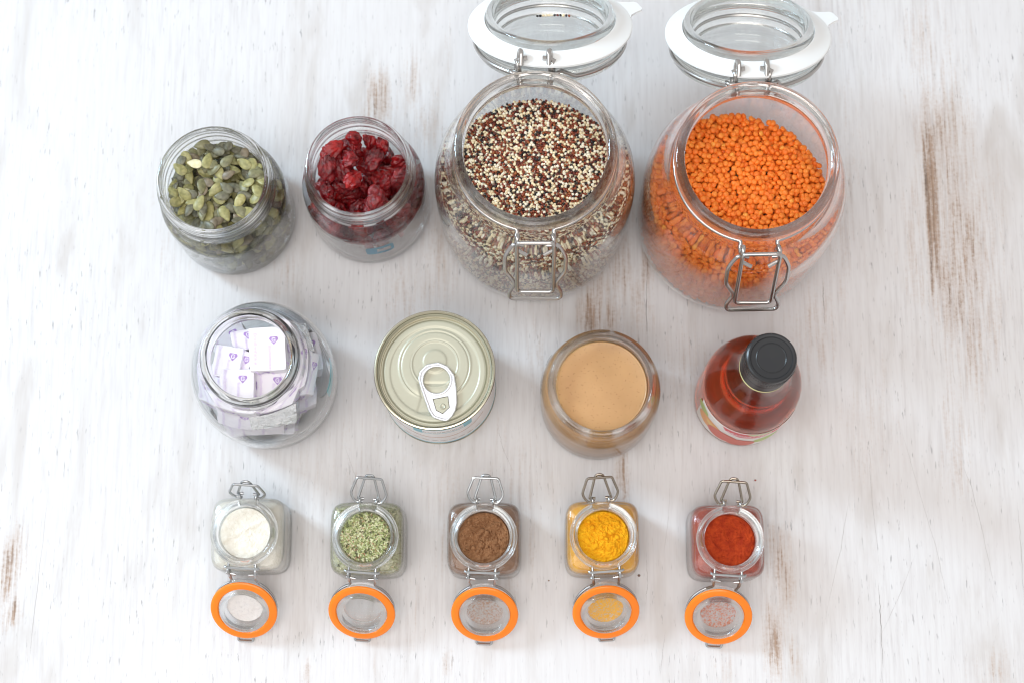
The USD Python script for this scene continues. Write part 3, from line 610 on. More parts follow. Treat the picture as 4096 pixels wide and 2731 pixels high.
for (zx, zy), z, size, rz, tx_, ty_, fo, lb in [
    ((1245, 640), .078, (.0225, .0265, .018), 3, 4, 0, False, 'largest wrapped stock cube, standing highest at the back right of the jar mouth'),
    ((800, 470), .062, (.016, .013, .018), 12, 0, 8, False, 'wrapped stock cube half hidden at the back left beside the largest cube'),
    ((470, 880), .068, (.0175, .0190, .016), -10, 5, -5, False, 'wrapped stock cube leaning against the left wall of the jar'),
    ((770, 930), .0655, (.0095, .0170, .016), -12, 3, 4, False, 'narrow wrapped stock cube between the left cube and the largest cube'),
    ((650, 1320), .069, (.0215, .0200, .018), 0, 4, 0, False, 'wrapped stock cube at the front left of the jar mouth'),
    ((1330, 1330), .060, (.0200, .0170, .018), 0, 14, 0, False, 'wrapped stock cube at the front right below the largest cube'),
    ((1640, 900), .060, (.0120, .0250, .016), 4, 0, 14, False, 'wrapped stock cube pressed against the right wall of the jar'),
    ((1340, 1850), .050, (.0280, .0150, .016), 6, 26, 0, True, 'crumpled silver foil wrapped cube at the front wall of the jar'),
    ((700, 1830), .046, (.0240, .0160, .016), -8, 22, 0, False, 'wrapped stock cube at the front wall left of the silver foil cube'),
    ((1960, 1080), .046, (.0120, .0250, .018), -6, 0, 24, False, 'wrapped stock cube lying behind the teal sticker'),
    ((1800, 500), .045, (.0140, .0180, .016), 20, 0, 20, True, 'grey foil wrapped cube at the back right wall of the jar'),
    ((1930, 720), .040, (.0180, .0230, .018), 12, 0, 12, False, 'wrapped stock cube low at the right wall behind the teal sticker'),
    ((1100, 2010), .036, (.0300, .0160, .018), 2, 14, 0, False, 'wrapped stock cube low at the front wall under the silver foil cube'),
    ((280, 1250), .045, (.0160, .0220, .016), -14, 0, -20, False, 'wrapped stock cube low at the left wall of the jar'),
    ((520, 500), .040, (.0230, .0200, .016), 25, 0, 0, False, 'wrapped stock cube lying deep at the back left of the jar'),
    ((1000, 1250), .040, (.0230, .0230, .016), 8, 0, 0, False, 'wrapped stock cube lying deepest in the middle of the jar'),
    ((1450, 1950), .026, (.0220, .0180, .016), -5, 8, 0, False, 'wrapped stock cube at the bottom front right of the jar'),
    ((780, 2000), .026, (.0240, .0180, .016), 10, 8, 0, False, 'wrapped stock cube at the bottom front left of the jar'),
    ((1850, 1400), .030, (.0180, .0220, .016), 14, 0, 8, False, 'wrapped stock cube at the bottom right of the jar'),
    ((1300, 750), .052, (.0230, .0240, .016), -8, 0, 0, False, 'wrapped stock cube underneath the largest cube'),
    ]:
    x_, y_ = zoomed(zx, zy)
    wrapped_cube(x_, y_, z, size, rz, tx_, ty_, fo, lb)

# ------------------------------------------------------------------ ring-pull can
CAN_H, CR = 0.063, 0.0366
canloc = at(1738, 1478, CAN_H); canloc[2] = 0
def build_can():
    t = thing('ring_pull_can', 'unopened ring-pull food can with gold lid and white paper label', 'can', canloc)
    gold = M('gold_lacquer', {'p': ('principled_bsdf', {'base_color': (0.44, 0.43, 0.335), 'metallic': 0.30, 'roughness': 0.40})})
    rim_m = M('can_rim_metal', {'p': ('principled_bsdf', {'base_color': (0.58, 0.55, 0.43), 'metallic': 1.0, 'roughness': 0.25})})
    paper_l = plain('can_label_paper', (0.82, 0.80, 0.80), 0.38)
    part(t, 'can_body', loft([(0.0006, 0), (0.0006, CR - .003), (0.0, CR - .0008), (0.0006, CR), (0.0022, CR), (0.0032, CR - .0009), (CAN_H - .0060, CR - .0009), (CAN_H - .0048, CR - .0012), (CAN_H - .0048, CR - .0030), (CAN_H - .0090, CR - .0040), (CAN_H - .0090, 0)], 128), rim_m, smooth=30)
    lab = part(t, 'paper_label', ring_solid([(CR - .00085, .0045), (CR - .0003, .0045), (CR - .0003, CAN_H - .0055), (CR - .00085, CAN_H - .0055)], 160), paper_l, smooth=30)
    seam = [(CR - .0012, CAN_H - .0042), (CR + .0004, CAN_H - .0036), (CR + .0008, CAN_H - .0012), (CR + .0004, CAN_H - .0002), (CR - .0004, CAN_H), (CR - .0011, CAN_H - .0005), (CR - .0015, CAN_H - .0016), (CR - .0018, CAN_H - .0046), (CR - .0013, CAN_H - .0050)]
    part(t, 'rim_seam', ring_solid(seam, 160), rim_m, smooth=40)
    # pressed lid: height as a function of place
    zl = CAN_H - 0.0046
    nr, na = 230, 240
    rr = np.linspace(0, CR - .0016, nr); th = np.arange(na) * 2 * np.pi / na
    Rg, Tg = np.meshgrid(rr[1:], th, indexing='ij'); X, Y = Rg * np.cos(Tg), Rg * np.sin(Tg)
    Z = np.full_like(X, zl)
    def bead(r0, w, h, cx=0.0, cy=0.0):
        return h * np.exp(-((np.hypot(X - cx, Y - cy) - r0) / w) ** 2)
    def step(v, a, w): return 1 / (1 + np.exp(-np.clip((v - a) / w, -40, 40)))
    Z -= 0.0020 * step(Rg, .0318, .00018)                      # countersink groove
    Z += 0.0048 * np.clip((Rg - .0337) / .0011, 0, 1)          # wall up to the seam
    Z += 0.0005 * step(Rg, .0276, .00025) - bead(.0312, .0004, .0002)
    Z += (0.0006 * (1 - step(np.hypot(X, Y - .0035), .0224, .00030)) - bead(.0210, .0006, .0004, 0, .0035)) * step(Y, -.0135, .0010)
    Z += (-0.0005 * (1 - step(np.hypot(X, Y - .0045), .0150, .00030)) + bead(.0143, .0006, .0004, 0, .0045)) * step(Y, -.0085, .0008)
    Z += 0.0005 * (1 - step(np.hypot(X, Y - .0062), .0072, .0003)) * step(Y, -.004, .0006)
    Z -= .0005 * np.exp(-(np.maximum(np.abs(X) - .0075 - .25 * np.abs(Y + .016), 0) / .0012) ** 2 - (np.maximum(np.abs(Y + .0165) - .0085, 0) / .0012) ** 2)
    V = [[0, 0, float(Z[0].mean())]] + np.stack([X.ravel(), Y.ravel(), Z.ravel()], 1).tolist()
    i, j = np.meshgrid(np.arange(nr - 2), np.arange(na), indexing='ij'); a = 1 + i * na + j; b = 1 + i * na + (j + 1) % na
    F = np.vstack([np.stack([a, a + na, b + na], -1).reshape(-1, 3), np.stack([a, b + na, b], -1).reshape(-1, 3), np.stack([np.zeros(na, int), 1 + np.arange(na), 1 + (np.arange(na) + 1) % na], 1)])
    part(t, 'lid', (np.array(V), F), gold, smooth=True)
    # pull tab: ring with a tongue, rivet
    tabm = M('tab_aluminium', {'p': ('principled_bsdf', {'base_color': (0.74, 0.74, 0.76), 'metallic': 0.7, 'roughness': 0.38})})
    def tp(x, y): return ((x - 1743) / 1.68 / 6400, -(y - 550) / 1.68 / 6400)
    outl = [tp(*q) for q in ((1640, 610), (1648, 560), (1690, 515), (1765, 500), (1825, 525), (1868, 580), (1882, 660), (1888, 760), (1880, 810), (1860, 850), (1828, 885), (1795, 880), (1740, 862), (1712, 820), (1690, 760), (1665, 690))]
    hole = Point(*tp(1757, 614)).buffer(95 / 1.68 / 6400)
    slot = Polygon([tp(*q) for q in ((1722, 735), (1840, 712), (1852, 800), (1800, 850), (1748, 822))])
    outp = Polygon(outl).buffer(-0.003).buffer(0.005).buffer(-0.002)
    big = outp.buffer(0.0003)
    body = big.difference(hole.buffer(-.0004)).difference(slot.buffer(-0.0007))
    lo = trimesh.creation.extrude_polygon(body, 0.0009, engine='earcut')
    rim1 = wire(np.c_[np.array(big.buffer(-.0006).exterior.coords)[:-1], np.full(len(big.buffer(-.0006).exterior.coords) - 1, 0.0008)], 0.00085, closed=True, sides=10)
    rim2 = wire(np.c_[np.array(hole.exterior.coords)[:-1], np.full(len(hole.exterior.coords) - 1, 0.0008)], 0.0007, closed=True, sides=10)
    tongue = moved(trimesh.creation.extrude_polygon(slot.buffer(-.0011), 0.0005, engine='earcut'), shift(0, 0, 0.0002))
    zt = zl + 0.0018
    tb = part(t, 'pull_tab', moved(join(lo, rim1, rim2), shift(0, 0, zt)), tabm, smooth=40)
    part(tb, 'tongue', moved(tongue, shift(0, 0, zt)), gold, smooth=30)
    rv = loft([(0.0, 0.0019), (0.0012, 0.0018), (0.0016, 0.0014), (0.0013, 0.0009), (0.0012, 0)], 32); cx, cy = tp(1798, 790)
    part(t, 'rivet', moved(rv, shift(cx, cy, zl + .0016)), gold, smooth=40)
    # printing on the label
    r0 = CR - .0003
    part(lab, 'blue_stripe', ring_solid([(r0, .0048), (r0 + .0001, .0048), (r0 + .0001, .0066), (r0, .0066)], 128), plain('can_blue', (0.17, 0.48, 0.58), 0.4), smooth=30)
    part(lab, 'blue_panel', on_cyl(flat_patch(sbox(-.0170, -.004, .0170, .006).buffer(.002), .00008), r0, math.radians(-82), .0480, .00005), 'x' and UsdShade.Material.Get(stage, '/World/Looks/can_blue'), smooth=30)
    part(lab, 'white_panel', on_cyl(flat_patch(sbox(-.0130, -.004, .0130, .0065), .00008), r0, math.radians(-82), .0478, .00016), paper_l, smooth=30)
    grey = plain('can_grey_ink', (0.42, 0.40, 0.40), 0.5); pinkish = plain('can_tan_ink', (0.58, 0.40, 0.33), 0.5)
    tx = meshkit.text_mesh('KOKOSMELK', 0.0030, 0.00008); tx.vertices[:, :2] -= tx.bounds.mean(0)[:2]
    part(lab, 'lettering', on_cyl(tx, r0, math.radians(-82), .0478, .00026), grey, smooth=False)
    arc = Polygon([(x, .0000 + 14 * x * x) for x in np.linspace(-.030, .030, 30)] + [(x, .0012 + 13.6 * x * x) for x in np.linspace(.030, -.030, 30)])
    part(lab, 'curved_line', on_cyl(flat_patch(arc, .00008, .002), r0, math.radians(-84), .0265, .00005), pinkish, smooth=30)
    rs = np.random.default_rng(5)
    blots = [Polygon([(c + .0022 * math.cos(q) * (1 + .3 * math.sin(3 * q + c * 900)), .0012 * math.sin(q)) for q in np.linspace(0, 2 * np.pi, 14)[:-1]]) for c in np.linspace(-.024, .024, 9)]
    for bl in blots:
        part(lab, 'printed_mark', on_cyl(flat_patch(bl, .00008), r0, math.radians(-84), .0150 + rs.uniform(-.0015, .0015), .00005), plain('can_pale_ink', (0.56, 0.51, 0.49), 0.5) if not stage.GetPrimAtPath('/World/Looks/can_pale_ink') else UsdShade.Material.Get(stage, '/World/Looks/can_pale_ink'), smooth=30)
build_can()

# ------------------------------------------------------------------ peanut butter jar
PB_H = 0.080
pbloc = at(2410, 1532, PB_H); pbloc[2] = 0
def build_pb():
    t = thing('nut_butter_jar', 'open glass jar full of smooth tan nut butter', 'jar', pbloc)
    outer = [(0.003, 0), (0.0028, 0.020), (0.0004, 0.029), (0.0002, 0.0315), (0.003, 0.0345), (0.010, 0.0365), (0.030, 0.0370), (0.050, 0.0370), (0.060, 0.0365), (0.0655, 0.0352), (0.0685, 0.0338), (0.0705, 0.0330), (0.0725, 0.0336), (0.0740, 0.0341), (0.0752, 0.0332), (0.0770, 0.0327), (0.0788, 0.0322), (0.0798, 0.0312)]
    inner = [(0.0801, 0.0303), (0.0794, 0.0290), (0.0775, 0.0281), (0.0700, 0.0279), (0.0660, 0.0300), (0.0600, 0.0335), (0.0500, 0.0346), (0.0300, 0.0347), (0.0140, 0.0340), (0.0095, 0.0310), (0.0080, 0.022), (0.0078, 0.010), (0.0080, 0)]
    part(t, 'glass_body', vessel(outer, inner, 144), butter_glass, smooth=True)
    # code printed by ink jet on the left shoulder
    ink = plain('black_ink', (0.05, 0.035, 0.03), 0.5)
    for s_, a, z in (('L6398 B', 172, .0585), ('16:32', 176, .0545), ('2021', 150, .0585)):
        tx = meshkit.text_mesh(s_, 0.0023, 0.00008); tx.vertices[:, :2] -= tx.bounds.mean(0)[:2]; tx.vertices[:, :] = tx.vertices * [1, 1, 1]
        part(t, 'printed_code', on_cyl(tx, 0.0370, math.radians(a), z, 0.0001), ink, smooth=False)
    nb = M('nut_butter', {'g': ('geometry', {}), 'n': ('noise_texture', {'scale': 700.0, 'detail': 3.0}), 'mr': ('map_range', {'range_type': 'smoothstep', 'from_min': 0.61, 'from_max': 0.72, 'to_max': 0.6, 'clamp': True}), 'n2': ('noise_texture', {'scale': 45.0, 'detail': 4.0}),
                         'r': ('rgb_ramp', {'ramp': [(.35, (.43, .235, .095)), (.65, (.50, .28, .118))]}), 'x': ('mix', {'color2': (.25, .10, .035)}), 'b': ('bump', {'strength': .25, 'distance': .0008}),
                         'p': ('principled_bsdf', {'roughness': .38, 'subsurface_weight': .15, 'subsurface_radius': (.003, .0015, .0006), 'subsurface_scale': 1.0})},
           [('g.position', 'n.vector'), ('n.fac', 'mr.value'), ('g.position', 'n2.vector'), ('n2.fac', 'r.fac'), ('r.color', 'x.color1'), ('mr.result', 'x.fac'), ('x.color', 'p.base_color'), ('n2.fac', 'b.height'), ('b.normal', 'p.normal')])
    prof = [(0.0077, 0), (0.0075, .010), (0.0077, .022), (0.0092, .0312), (0.0140, .0342), (0.030, .0349), (0.050, .0348), (0.0590, .0335), (0.0650, .0293), (0.0680, .0275), (0.0702, .0275), (0.0706, .0271), (0.0700, .0262), (0.0697, .020), (0.0698, .010), (0.0699, 0)]
    b = loft(prof, 128)
    x = thing('nut_butter', 'smooth tan nut butter with dark specks filling the jar', 'nut butter', pbloc)
    part(x, 'butter_mass', b, nb, smooth=40)
build_pb()

# ------------------------------------------------------------------ sauce bottle
BT_H = 0.140
btloc = at(3087, 1430, BT_H); btloc[2] = 0
def build_bottle():
    t = thing('sauce_bottle', 'glass bottle of dark red liquid with black screw cap and fruit label', 'bottle', btloc)
    outer = [(0.003, 0), (0.0028, .018), (0.0004, .0265), (0.0002, .0285), (0.003, .0312), (0.010, .0316), (0.040, .0316), (0.058, .0314), (0.068, .0300), (0.078, .0262), (0.088, .0212), (0.098, .0170), (0.106, .0145), (0.112, .0138), (0.118, .0134), (0.128, .0122), (0.134, .0120), (0.1352, .0112)]
    inner = [(0.1353, .0098), (0.1345, .0092), (0.128, .0090), (0.118, .0102), (0.112, .0108), (0.106, .0116), (0.098, .0142), (0.088, .0184), (0.078, .0234), (0.068, .0272), (0.058, .0287), (0.040, .0290), (0.012, .0288), (0.0070, .0265), (0.0062, .018), (0.0060, 0)]
    part(t, 'glass_body', vessel([(z, r * (.955 if z < .1 else 1.0)) for z, r in outer], [(z, r * (.955 if z < .1 else 1.0)) for z, r in inner], 128), amber, smooth=True)
    liquid = M('red_syrup', {'p': ('glass_bsdf', {'color': (1.0, 0.96, 0.93), 'roughness': 0.0, 'IOR': 1.36}), 'v': ('absorption_volume', {'color': (0.96, 0.34, 0.02), 'density': 32.0})}, surface='p.BSDF', volume='v.volume')
    lp = [(0.0058, 0), (0.0060, .018), (0.0068, .0267), (0.012, .0291), (0.040, .0293), (0.058, .0290), (0.068, .0275), (0.078, .0237), (0.086, .0196), (0.0875, .0182), (0.0873, .0176), (0.0872, .008), (0.0872, 0)]
    lp = [(z, r * .955) for z, r in lp]
    x = thing('red_syrup', 'dark red translucent liquid inside the bottle', 'liquid', btloc)
    part(x, 'liquid_body', loft(lp, 128), liquid, smooth=40)
    black = plain('black_cap_plastic', (0.017, 0.018, 0.020), 0.30)
    capo = [(0.1125, .0128), (0.1125, .0143), (0.1135, .0147), (0.1235, .0147), (0.1245, .0143), (0.1252, .0147), (0.1380, .0146), (0.1393, .0141), (0.1399, .0132), (0.1398, .0121), (0.1392, .0116), (0.1391, .0088), (0.1394, .0084), (0.1391, .0080), (0.1390, .0003), (0.1392, 0)]
    cap = part(t, 'screw_cap', loft([(0.1355, 0), (0.1355, .0125), (0.1125, .0128)] + capo[1:], 96), black, smooth=30)
    ribs = []
    for k in range(60):
        a = k * 2 * np.pi / 60
        ribs.append(moved(trimesh.creation.box((.0006, .0007, .0085)), shift(.0147, 0, .1315), rotzm(a)))
    part(cap, 'ribs', join(*ribs), black, smooth=False)
    part(t, 'neck_band', ring_solid([(.0139, .1105), (.0146, .1105), (.0147, .1118), (.0139, .1120)], 96), plain('yellow_green_band', (0.62, 0.60, 0.26), 0.4), smooth=30)
    # printed label round the front
    r0 = .0304
    lp_ = part(t, 'paper_label', on_cyl(flat_patch(sbox(-.036, -.020, .036, .024), .00012, .002), r0, math.radians(-96), .0300), plain('bottle_label_paper', (.80, .77, .73), .4), smooth=30)
    red = plain('label_red', (.66, .07, .09), .4); green = plain('label_green', (.42, .52, .14), .4); orange = plain('label_orange', (.80, .36, .10), .4); yellow = plain('label_yellow', (.80, .60, .16), .4); dkred = plain('label_apple_red', (.62, .10, .06), .4)
    ban = Polygon([(-.0190, .022), (.0200, .022), (.0180, .0125), (.006, .0095), (-.006, .0095), (-.0160, .0145)])
    part(lp_, 'red_banner', on_cyl(flat_patch(ban, .00006), r0 + .0002, math.radians(-90), .0300), red, smooth=30)
    part(lp_, 'green_leaf', on_cyl(flat_patch(Polygon([(-.002, .0225), (.012, .0225), (.011, .0195), (.000, .0195)]).buffer(.0005), .00006), r0 + .0003, math.radians(-90), .0300), plain('label_pale_green', (.60, .66, .38), .4), smooth=30)
    tx = meshkit.text_mesh('GRANAATAPPEL', 0.0042, 0.00006); tx.vertices[:, :2] -= tx.bounds.mean(0)[:2]; tx.apply_scale([.031 / np.ptp(tx.vertices[:, 0]), 1, 1])
    part(lp_, 'lettering', on_cyl(tx, r0, math.radians(-90), .0455, .0004), white_ink, smooth=False)
    for nm, m_, poly, a in (('orange_fruit', orange, Point(0, 0).buffer(.010), -142), ('yellow_fruit', yellow, Polygon([(-.014, .006), (.004, .001), (.014, -.004), (.012, -.008), (-.006, -.004), (-.015, .001)]), -118), ('red_fruit', dkred, Point(0, -.006).buffer(.011), -120), ('red_fruit', dkred, Point(0, -.010).buffer(.010), -98), ('green_fruit', green, Point(0, -.004).buffer(.0085), -66), ('green_leaf', green, Point(0, .012).buffer(.006), -158)):
        part(lp_, nm, on_cyl(flat_patch(poly.intersection(sbox(-.02, -.019, .02, .0235)), .00005), r0 + .0002 + .00003 * (hash(nm) % 1 + len(nm) % 5), math.radians(a), .0300), m_, smooth=30)
build_bottle()

# ------------------------------------------------------------------ five spice jars
SP_H = 0.050
wr2 = 0.00080
def spice_jar(px, py, label, rot, wires, lid_off=(0.0, 0.0), lid_tilt=41.0, clasp=62.0, lid_rot=0.0, level=0.041, dust=None):
    loc = at(px, py, SP_H); loc[2] = 0
    t = thing('spice_jar', label, 'spice jar', loc)
    B = 5.5
    outer = [(0.0020, 0), (0.0018, .016, 3), (0.0003, .0215, B), (0.0002, .0235, B), (0.0025, .0262, B), (0.0060, .0268, B), (0.020, .0266, B), (0.0300, .0264, B), (0.0335, .0256, B), (0.0357, .0236, 5), (0.0372, .0212, 3.2), (0.0384, .0190, 2.2), (0.0392, .0181, 2), (0.0410, .0178), (0.0428, .0180), (0.0440, .0203), (0.0455, .0207), (0.0468, .0202), (0.0482, .0203), (0.0494, .0199), (0.0499, .0188)]
    inner = [(0.0500, .0178), (0.0495, .0169), (0.0480, .0161), (0.0400, .0158), (0.0375, .0166, 2.2), (0.0352, .0195, 3.5), (0.0330, .0232, 5), (0.0300, .0240, B), (0.0200, .0242, B), (0.0090, .0240, B), (0.0062, .0225, B), (0.0050, .0190, 4), (0.0048, .010, 2.5), (0.0050, 0)]
    slim = lambda P: [(q[0], q[1] * (.865 if q[0] < .0336 else (.92 if q[0] < .0365 else 1.0)), *q[2:]) for q in P]
    part(t, 'glass_body', vessel(slim(outer), [(q[0], q[1] * (.895 if q[0] < .0336 else (.94 if q[0] < .0365 else 1.0)), *q[2:]) for q in inner], 128), spice_glass, smooth=True)
    R = rotzm(math.radians(rot))
    rn, zn, hx = .0188, .0418, .0055
    fa = math.asin(hx / rn); yb = math.sqrt(rn ** 2 - hx ** 2)
    def arc(a0, a1): return [np.array([rn * math.cos(q), rn * math.sin(q), zn]) for q in np.linspace(a0, a1, 28)]
    # clasp at the back, hinge at the front
    def eye(x, sgn):
        s = 1 if x > 0 else -1; y = sgn * yb
        return [np.array(q) for q in ((x, y + sgn * .0022, zn), (x, y + sgn * .0046, zn + .0012), (x, y + sgn * .0056, zn + .0034), (x - s * .0004, y + sgn * .0040, zn + .0050), (x - s * .0007, y + sgn * .0022, zn + .0036), (x - s * .0007, y + sgn * .0026, zn + .0006))]
    fx = .0082; fa2 = math.asin(fx / rn); yf = math.sqrt(rn ** 2 - fx ** 2)
    def leg(x):
        y = -yf
        return [np.array(q) for q in ((x, y - .0030, zn - .0004), (x * 1.02, y - .0062, zn - .0004), (x * 1.02, y - .0085, zn - .0024), (x * .97, y - .0070, zn - .0052), (x * .95, y - .0045, zn - .0034))]
    lw = list(reversed(leg(-fx))) + arc(-math.pi / 2 - fa2, math.pi / 2 + fa - 2 * math.pi) + eye(-hx, 1)
    rw = list(reversed(eye(hx, 1))) + arc(math.pi / 2 - fa, -math.pi / 2 + fa2) + leg(fx)
    part(t, 'neck_wire', moved(join(wire(round_path(lw, .001), wr2), wire(round_path(rw, .001), wr2)), R), zinc)
    part(t, 'hinge_bar', moved(wire(round_path([(-.0105, -yf - .0040, zn + .0004), (-.0098, -yf - .0046, zn + .0010), (.0098, -yf - .0046, zn + .0010), (.0105, -yf - .0040, zn + .0004)], .0008), wr2), R), zinc)
    ca = math.radians(clasp)                      # the clasp leans back by this angle from upright
    def cp(u, d, lift=0.0): return np.array([u, yb + .0040 + d * math.sin(ca) - lift * math.cos(ca), zn + .0030 + d * math.cos(ca) + lift * math.sin(ca)])
    lev = [(-.0035, -.0006), (-.0078, -.0010), (-.0100, .0020), (-.0110, .0050), (-.0076, .0148), (.0076, .0148), (.0110, .0050), (.0100, .0020), (.0078, -.0010), (.0035, -.0006)]
    part(t, 'clasp_lever', moved(wire(round_path([cp(u, d) for u, d in lev], .0014), wr2), R), wires)
    bail = [(-.0030, .0008), (-.0066, .0008), (-.0064, .0016), (-.0030, .0140), (-.0018, .0162), (.0018, .0162), (.0030, .0140), (.0064, .0016), (.0066, .0008), (.0030, .0008)]
    part(t, 'clasp_bail', moved(wire(round_path([cp(u, d, -.0016) for u, d in bail], .0012), wr2), R), wires)
    part(t, 'clasp_bar', moved(wire(np.array([[-hx, yb + .0022, zn + .0002], [0, yb + .0019, zn], [hx, yb + .0022, zn + .0002]]), wr2), R), zinc)
    # lid: turned right over to the front, underside up, its far edge on the table
    LA = math.radians(lid_tilt); rl = .0206
    zc = rl * math.sin(LA) + .0052 * math.cos(LA) + .0006
    yc = -(yf + .0118 + rl * math.cos(LA)) + lid_off[1]
    Tl = R @ shift(lid_off[0], yc, zc) @ rotx(LA) @ rotzm(math.radians(lid_rot)) @ np.diag([1.03, 1.03, 1.03, 1])
    lg = [(-.0068, 0), (-.0068, .012), (-.0066, .0165), (-.0055, .0186), (-.0040, .0190), (-.0030, .0184), (-.0020, .0190), (-.0008, .0194), (-.0001, .0188), (0.0000, .0170), (.0003, .0152), (.0022, .0149), (.0036, .0146), (.0043, .0139), (.0042, .0132), (.0028, .0121), (.0000, .0117), (-.0028, .0113), (-.0040, .0100), (-.0044, .006), (-.0045, 0)]
    lid = part(t, 'glass_lid', moved(loft(smooth_profile(lg, 4), 112), Tl), spice_glass, smooth=True)
    part(t, 'rubber_seal', moved(ring_solid([(.0154, .0004), (.0190, .0003), (.0199, .0006), (.0203, .0013), (.0200, .0021), (.0191, .0026), (.0175, .0027), (.0160, .0026), (.0153, .0018)], 112), Tl), orange_rubber, smooth=40)
    al = math.asin(.0085 / .0189)
    ring = [(Tl @ np.array([.0191 * math.cos(q), .0191 * math.sin(q), -.0030, 1]))[:3] for q in np.linspace(math.pi / 2 + al, 2.5 * math.pi - al, 80)]
    part(t, 'lid_wire', wire(np.array(ring), wr2), zinc)
    Ri = R
    for s, e in ((1, ring[-1]), (-1, ring[0])):
        h1 = (Ri @ np.array([s * .0080, -yf - .0078, zn - .0026, 1]))[:3]; h2 = (Ri @ np.array([s * .0080, -yf - .0062, zn - .0055, 1]))[:3]
        h3 = (Ri @ np.array([s * .0076, -yf - .0110, zn - .0100, 1]))[:3]
        ey = round_path([e, h3 + [0, 0, -.002], h1 + [0, -.002, -.004], h1, h2, h3], .001)
        part(t, 'hinge_eye', wire(ey, wr2), wires)
        part(t, 'hinge_pin', moved(wire(np.array([[s * .0098, -yf - .0076, zn - .0036], [s * .0070, -yf - .0080, zn - .0040], [s * .0040, -yf - .0083, zn - .0042]]), wr2), R), zinc)
    # catch at the far side of the lid, where the bail would hook
    cl = [(Tl @ np.array([x, y, z, 1]))[:3] for x, y, z in ((-.0046, -.0180, -.0030), (-.0045, -.0245, -.0012), (.0045, -.0245, -.0012), (.0046, -.0180, -.0030))]
    part(t, 'lid_catch', wire(round_path(cl, .0012), wr2), zinc)
    if dust:
        dm_ = M('dust_on_lid_' + dust[0], {'g': ('geometry', {}), 'n': ('noise_texture', {'scale': 700.0, 'detail': 6.0, 'roughness': .75}), 'mr': ('map_range', {'range_type': 'smoothstep', 'from_min': dust[2] - .10, 'from_max': dust[2] + .30, 'to_max': .85, 'clamp': True}), 't': ('transparent_bsdf', {}), 'd': ('diffuse_bsdf', {'color': dust[1]}), 'mix': ('mix_closure', {})},
               [('g.position', 'n.vector'), ('n.fac', 'mr.value'), ('mr.result', 'mix.fac'), ('t.BSDF', 'mix.closure1'), ('d.BSDF', 'mix.closure2')], surface='mix.closure')
        dd = loft([(-.0041, 0), (-.0040, .0060), (-.0036, .0098), (-.0024, .0108), (-.0025, .0107), (-.0037, .0097), (-.0041, .0060), (-.0042, 0)], 64)
        part(t, 'powder_dust', moved(dd, Tl), dm_, smooth=True)
    return t, loc, Tl

def powder_mesh(level, seed, rough, fine, slope=(0, 0), groove=None, lumps=0):
    """contents that fill the square belly and stand up in the neck, with an uneven top"""
    B = 5.5
    wall = [(0.0054, 0), (0.0053, .010, 2.5), (0.0056, .0186, 4), (0.0067, .0220, B), (0.0094, .0235, B), (0.020, .0237, B), (0.0300, .0235, B), (0.0327, .0226, 5), (0.0347, .0188, 3.5), (0.0370, .0161, 2.2), (0.0385, .0154)]
    n = 176
    w = loft([(q[0], q[1] * (.897 if q[0] < .034 else .935 if q[0] < .036 else 1.0), *q[2:]) for q in wall], n)
    V = w.vertices.tolist(); F = w.faces.tolist(); base = len(V) - n
    th = np.arange(n) * 2 * np.pi / n; rs_ = np.random.default_rng(seed)
    radii = np.r_[.0154, np.linspace(.0151, .0003, 80)]
    L = [(rs_.uniform(-.010, .010), rs_.uniform(-.010, .010), rs_.uniform(.0007, .0016)) for _ in range(lumps)]
    prev = base
    for k, r in enumerate(radii):
        x, y = r * np.cos(th), r * np.sin(th)
        P = np.stack([x, y, 0 * x], -1)
        z = level + rough * (meshkit.fbm(P * 170 + seed, 3, seed) - .5) * 2 + fine * (meshkit.fbm(P * 900 + seed, 3, seed + 3) - .5) * 2 + slope[0] * x + slope[1] * y
        for lx, ly, lr in L:
            d2 = (x - lx) ** 2 + (y - ly) ** 2; z = np.maximum(z, np.where(d2 < lr * lr, level + np.sqrt(np.maximum(lr * lr - d2, 0)) * .9, -9))
        if groove is not None: z = z + groove(x, y)
        b = len(V); V += np.stack([x, y, z], 1).tolist()
        i = np.arange(n); j = (i + 1) % n
        F += np.stack([prev + i, prev + j, b + j], 1).tolist() + np.stack([prev + i, b + j, b + i], 1).tolist(); prev = b
    V.append([0, 0, float(np.mean([v[2] for v in V[prev:prev + n]]))])
    F += [[prev + k, prev + (k + 1) % n, len(V) - 1] for k in range(n)]
    return trimesh.Trimesh(np.array(V), np.array(F), process=False)
def powder_mat(name, c0, c1, bscale=1500.0):
    return varied(name, [(.35, c0), (.65, c1)], .9, scale=260.0, bump=.7, bscale=bscale, bdist=.0009, specular_ior_level=.2)

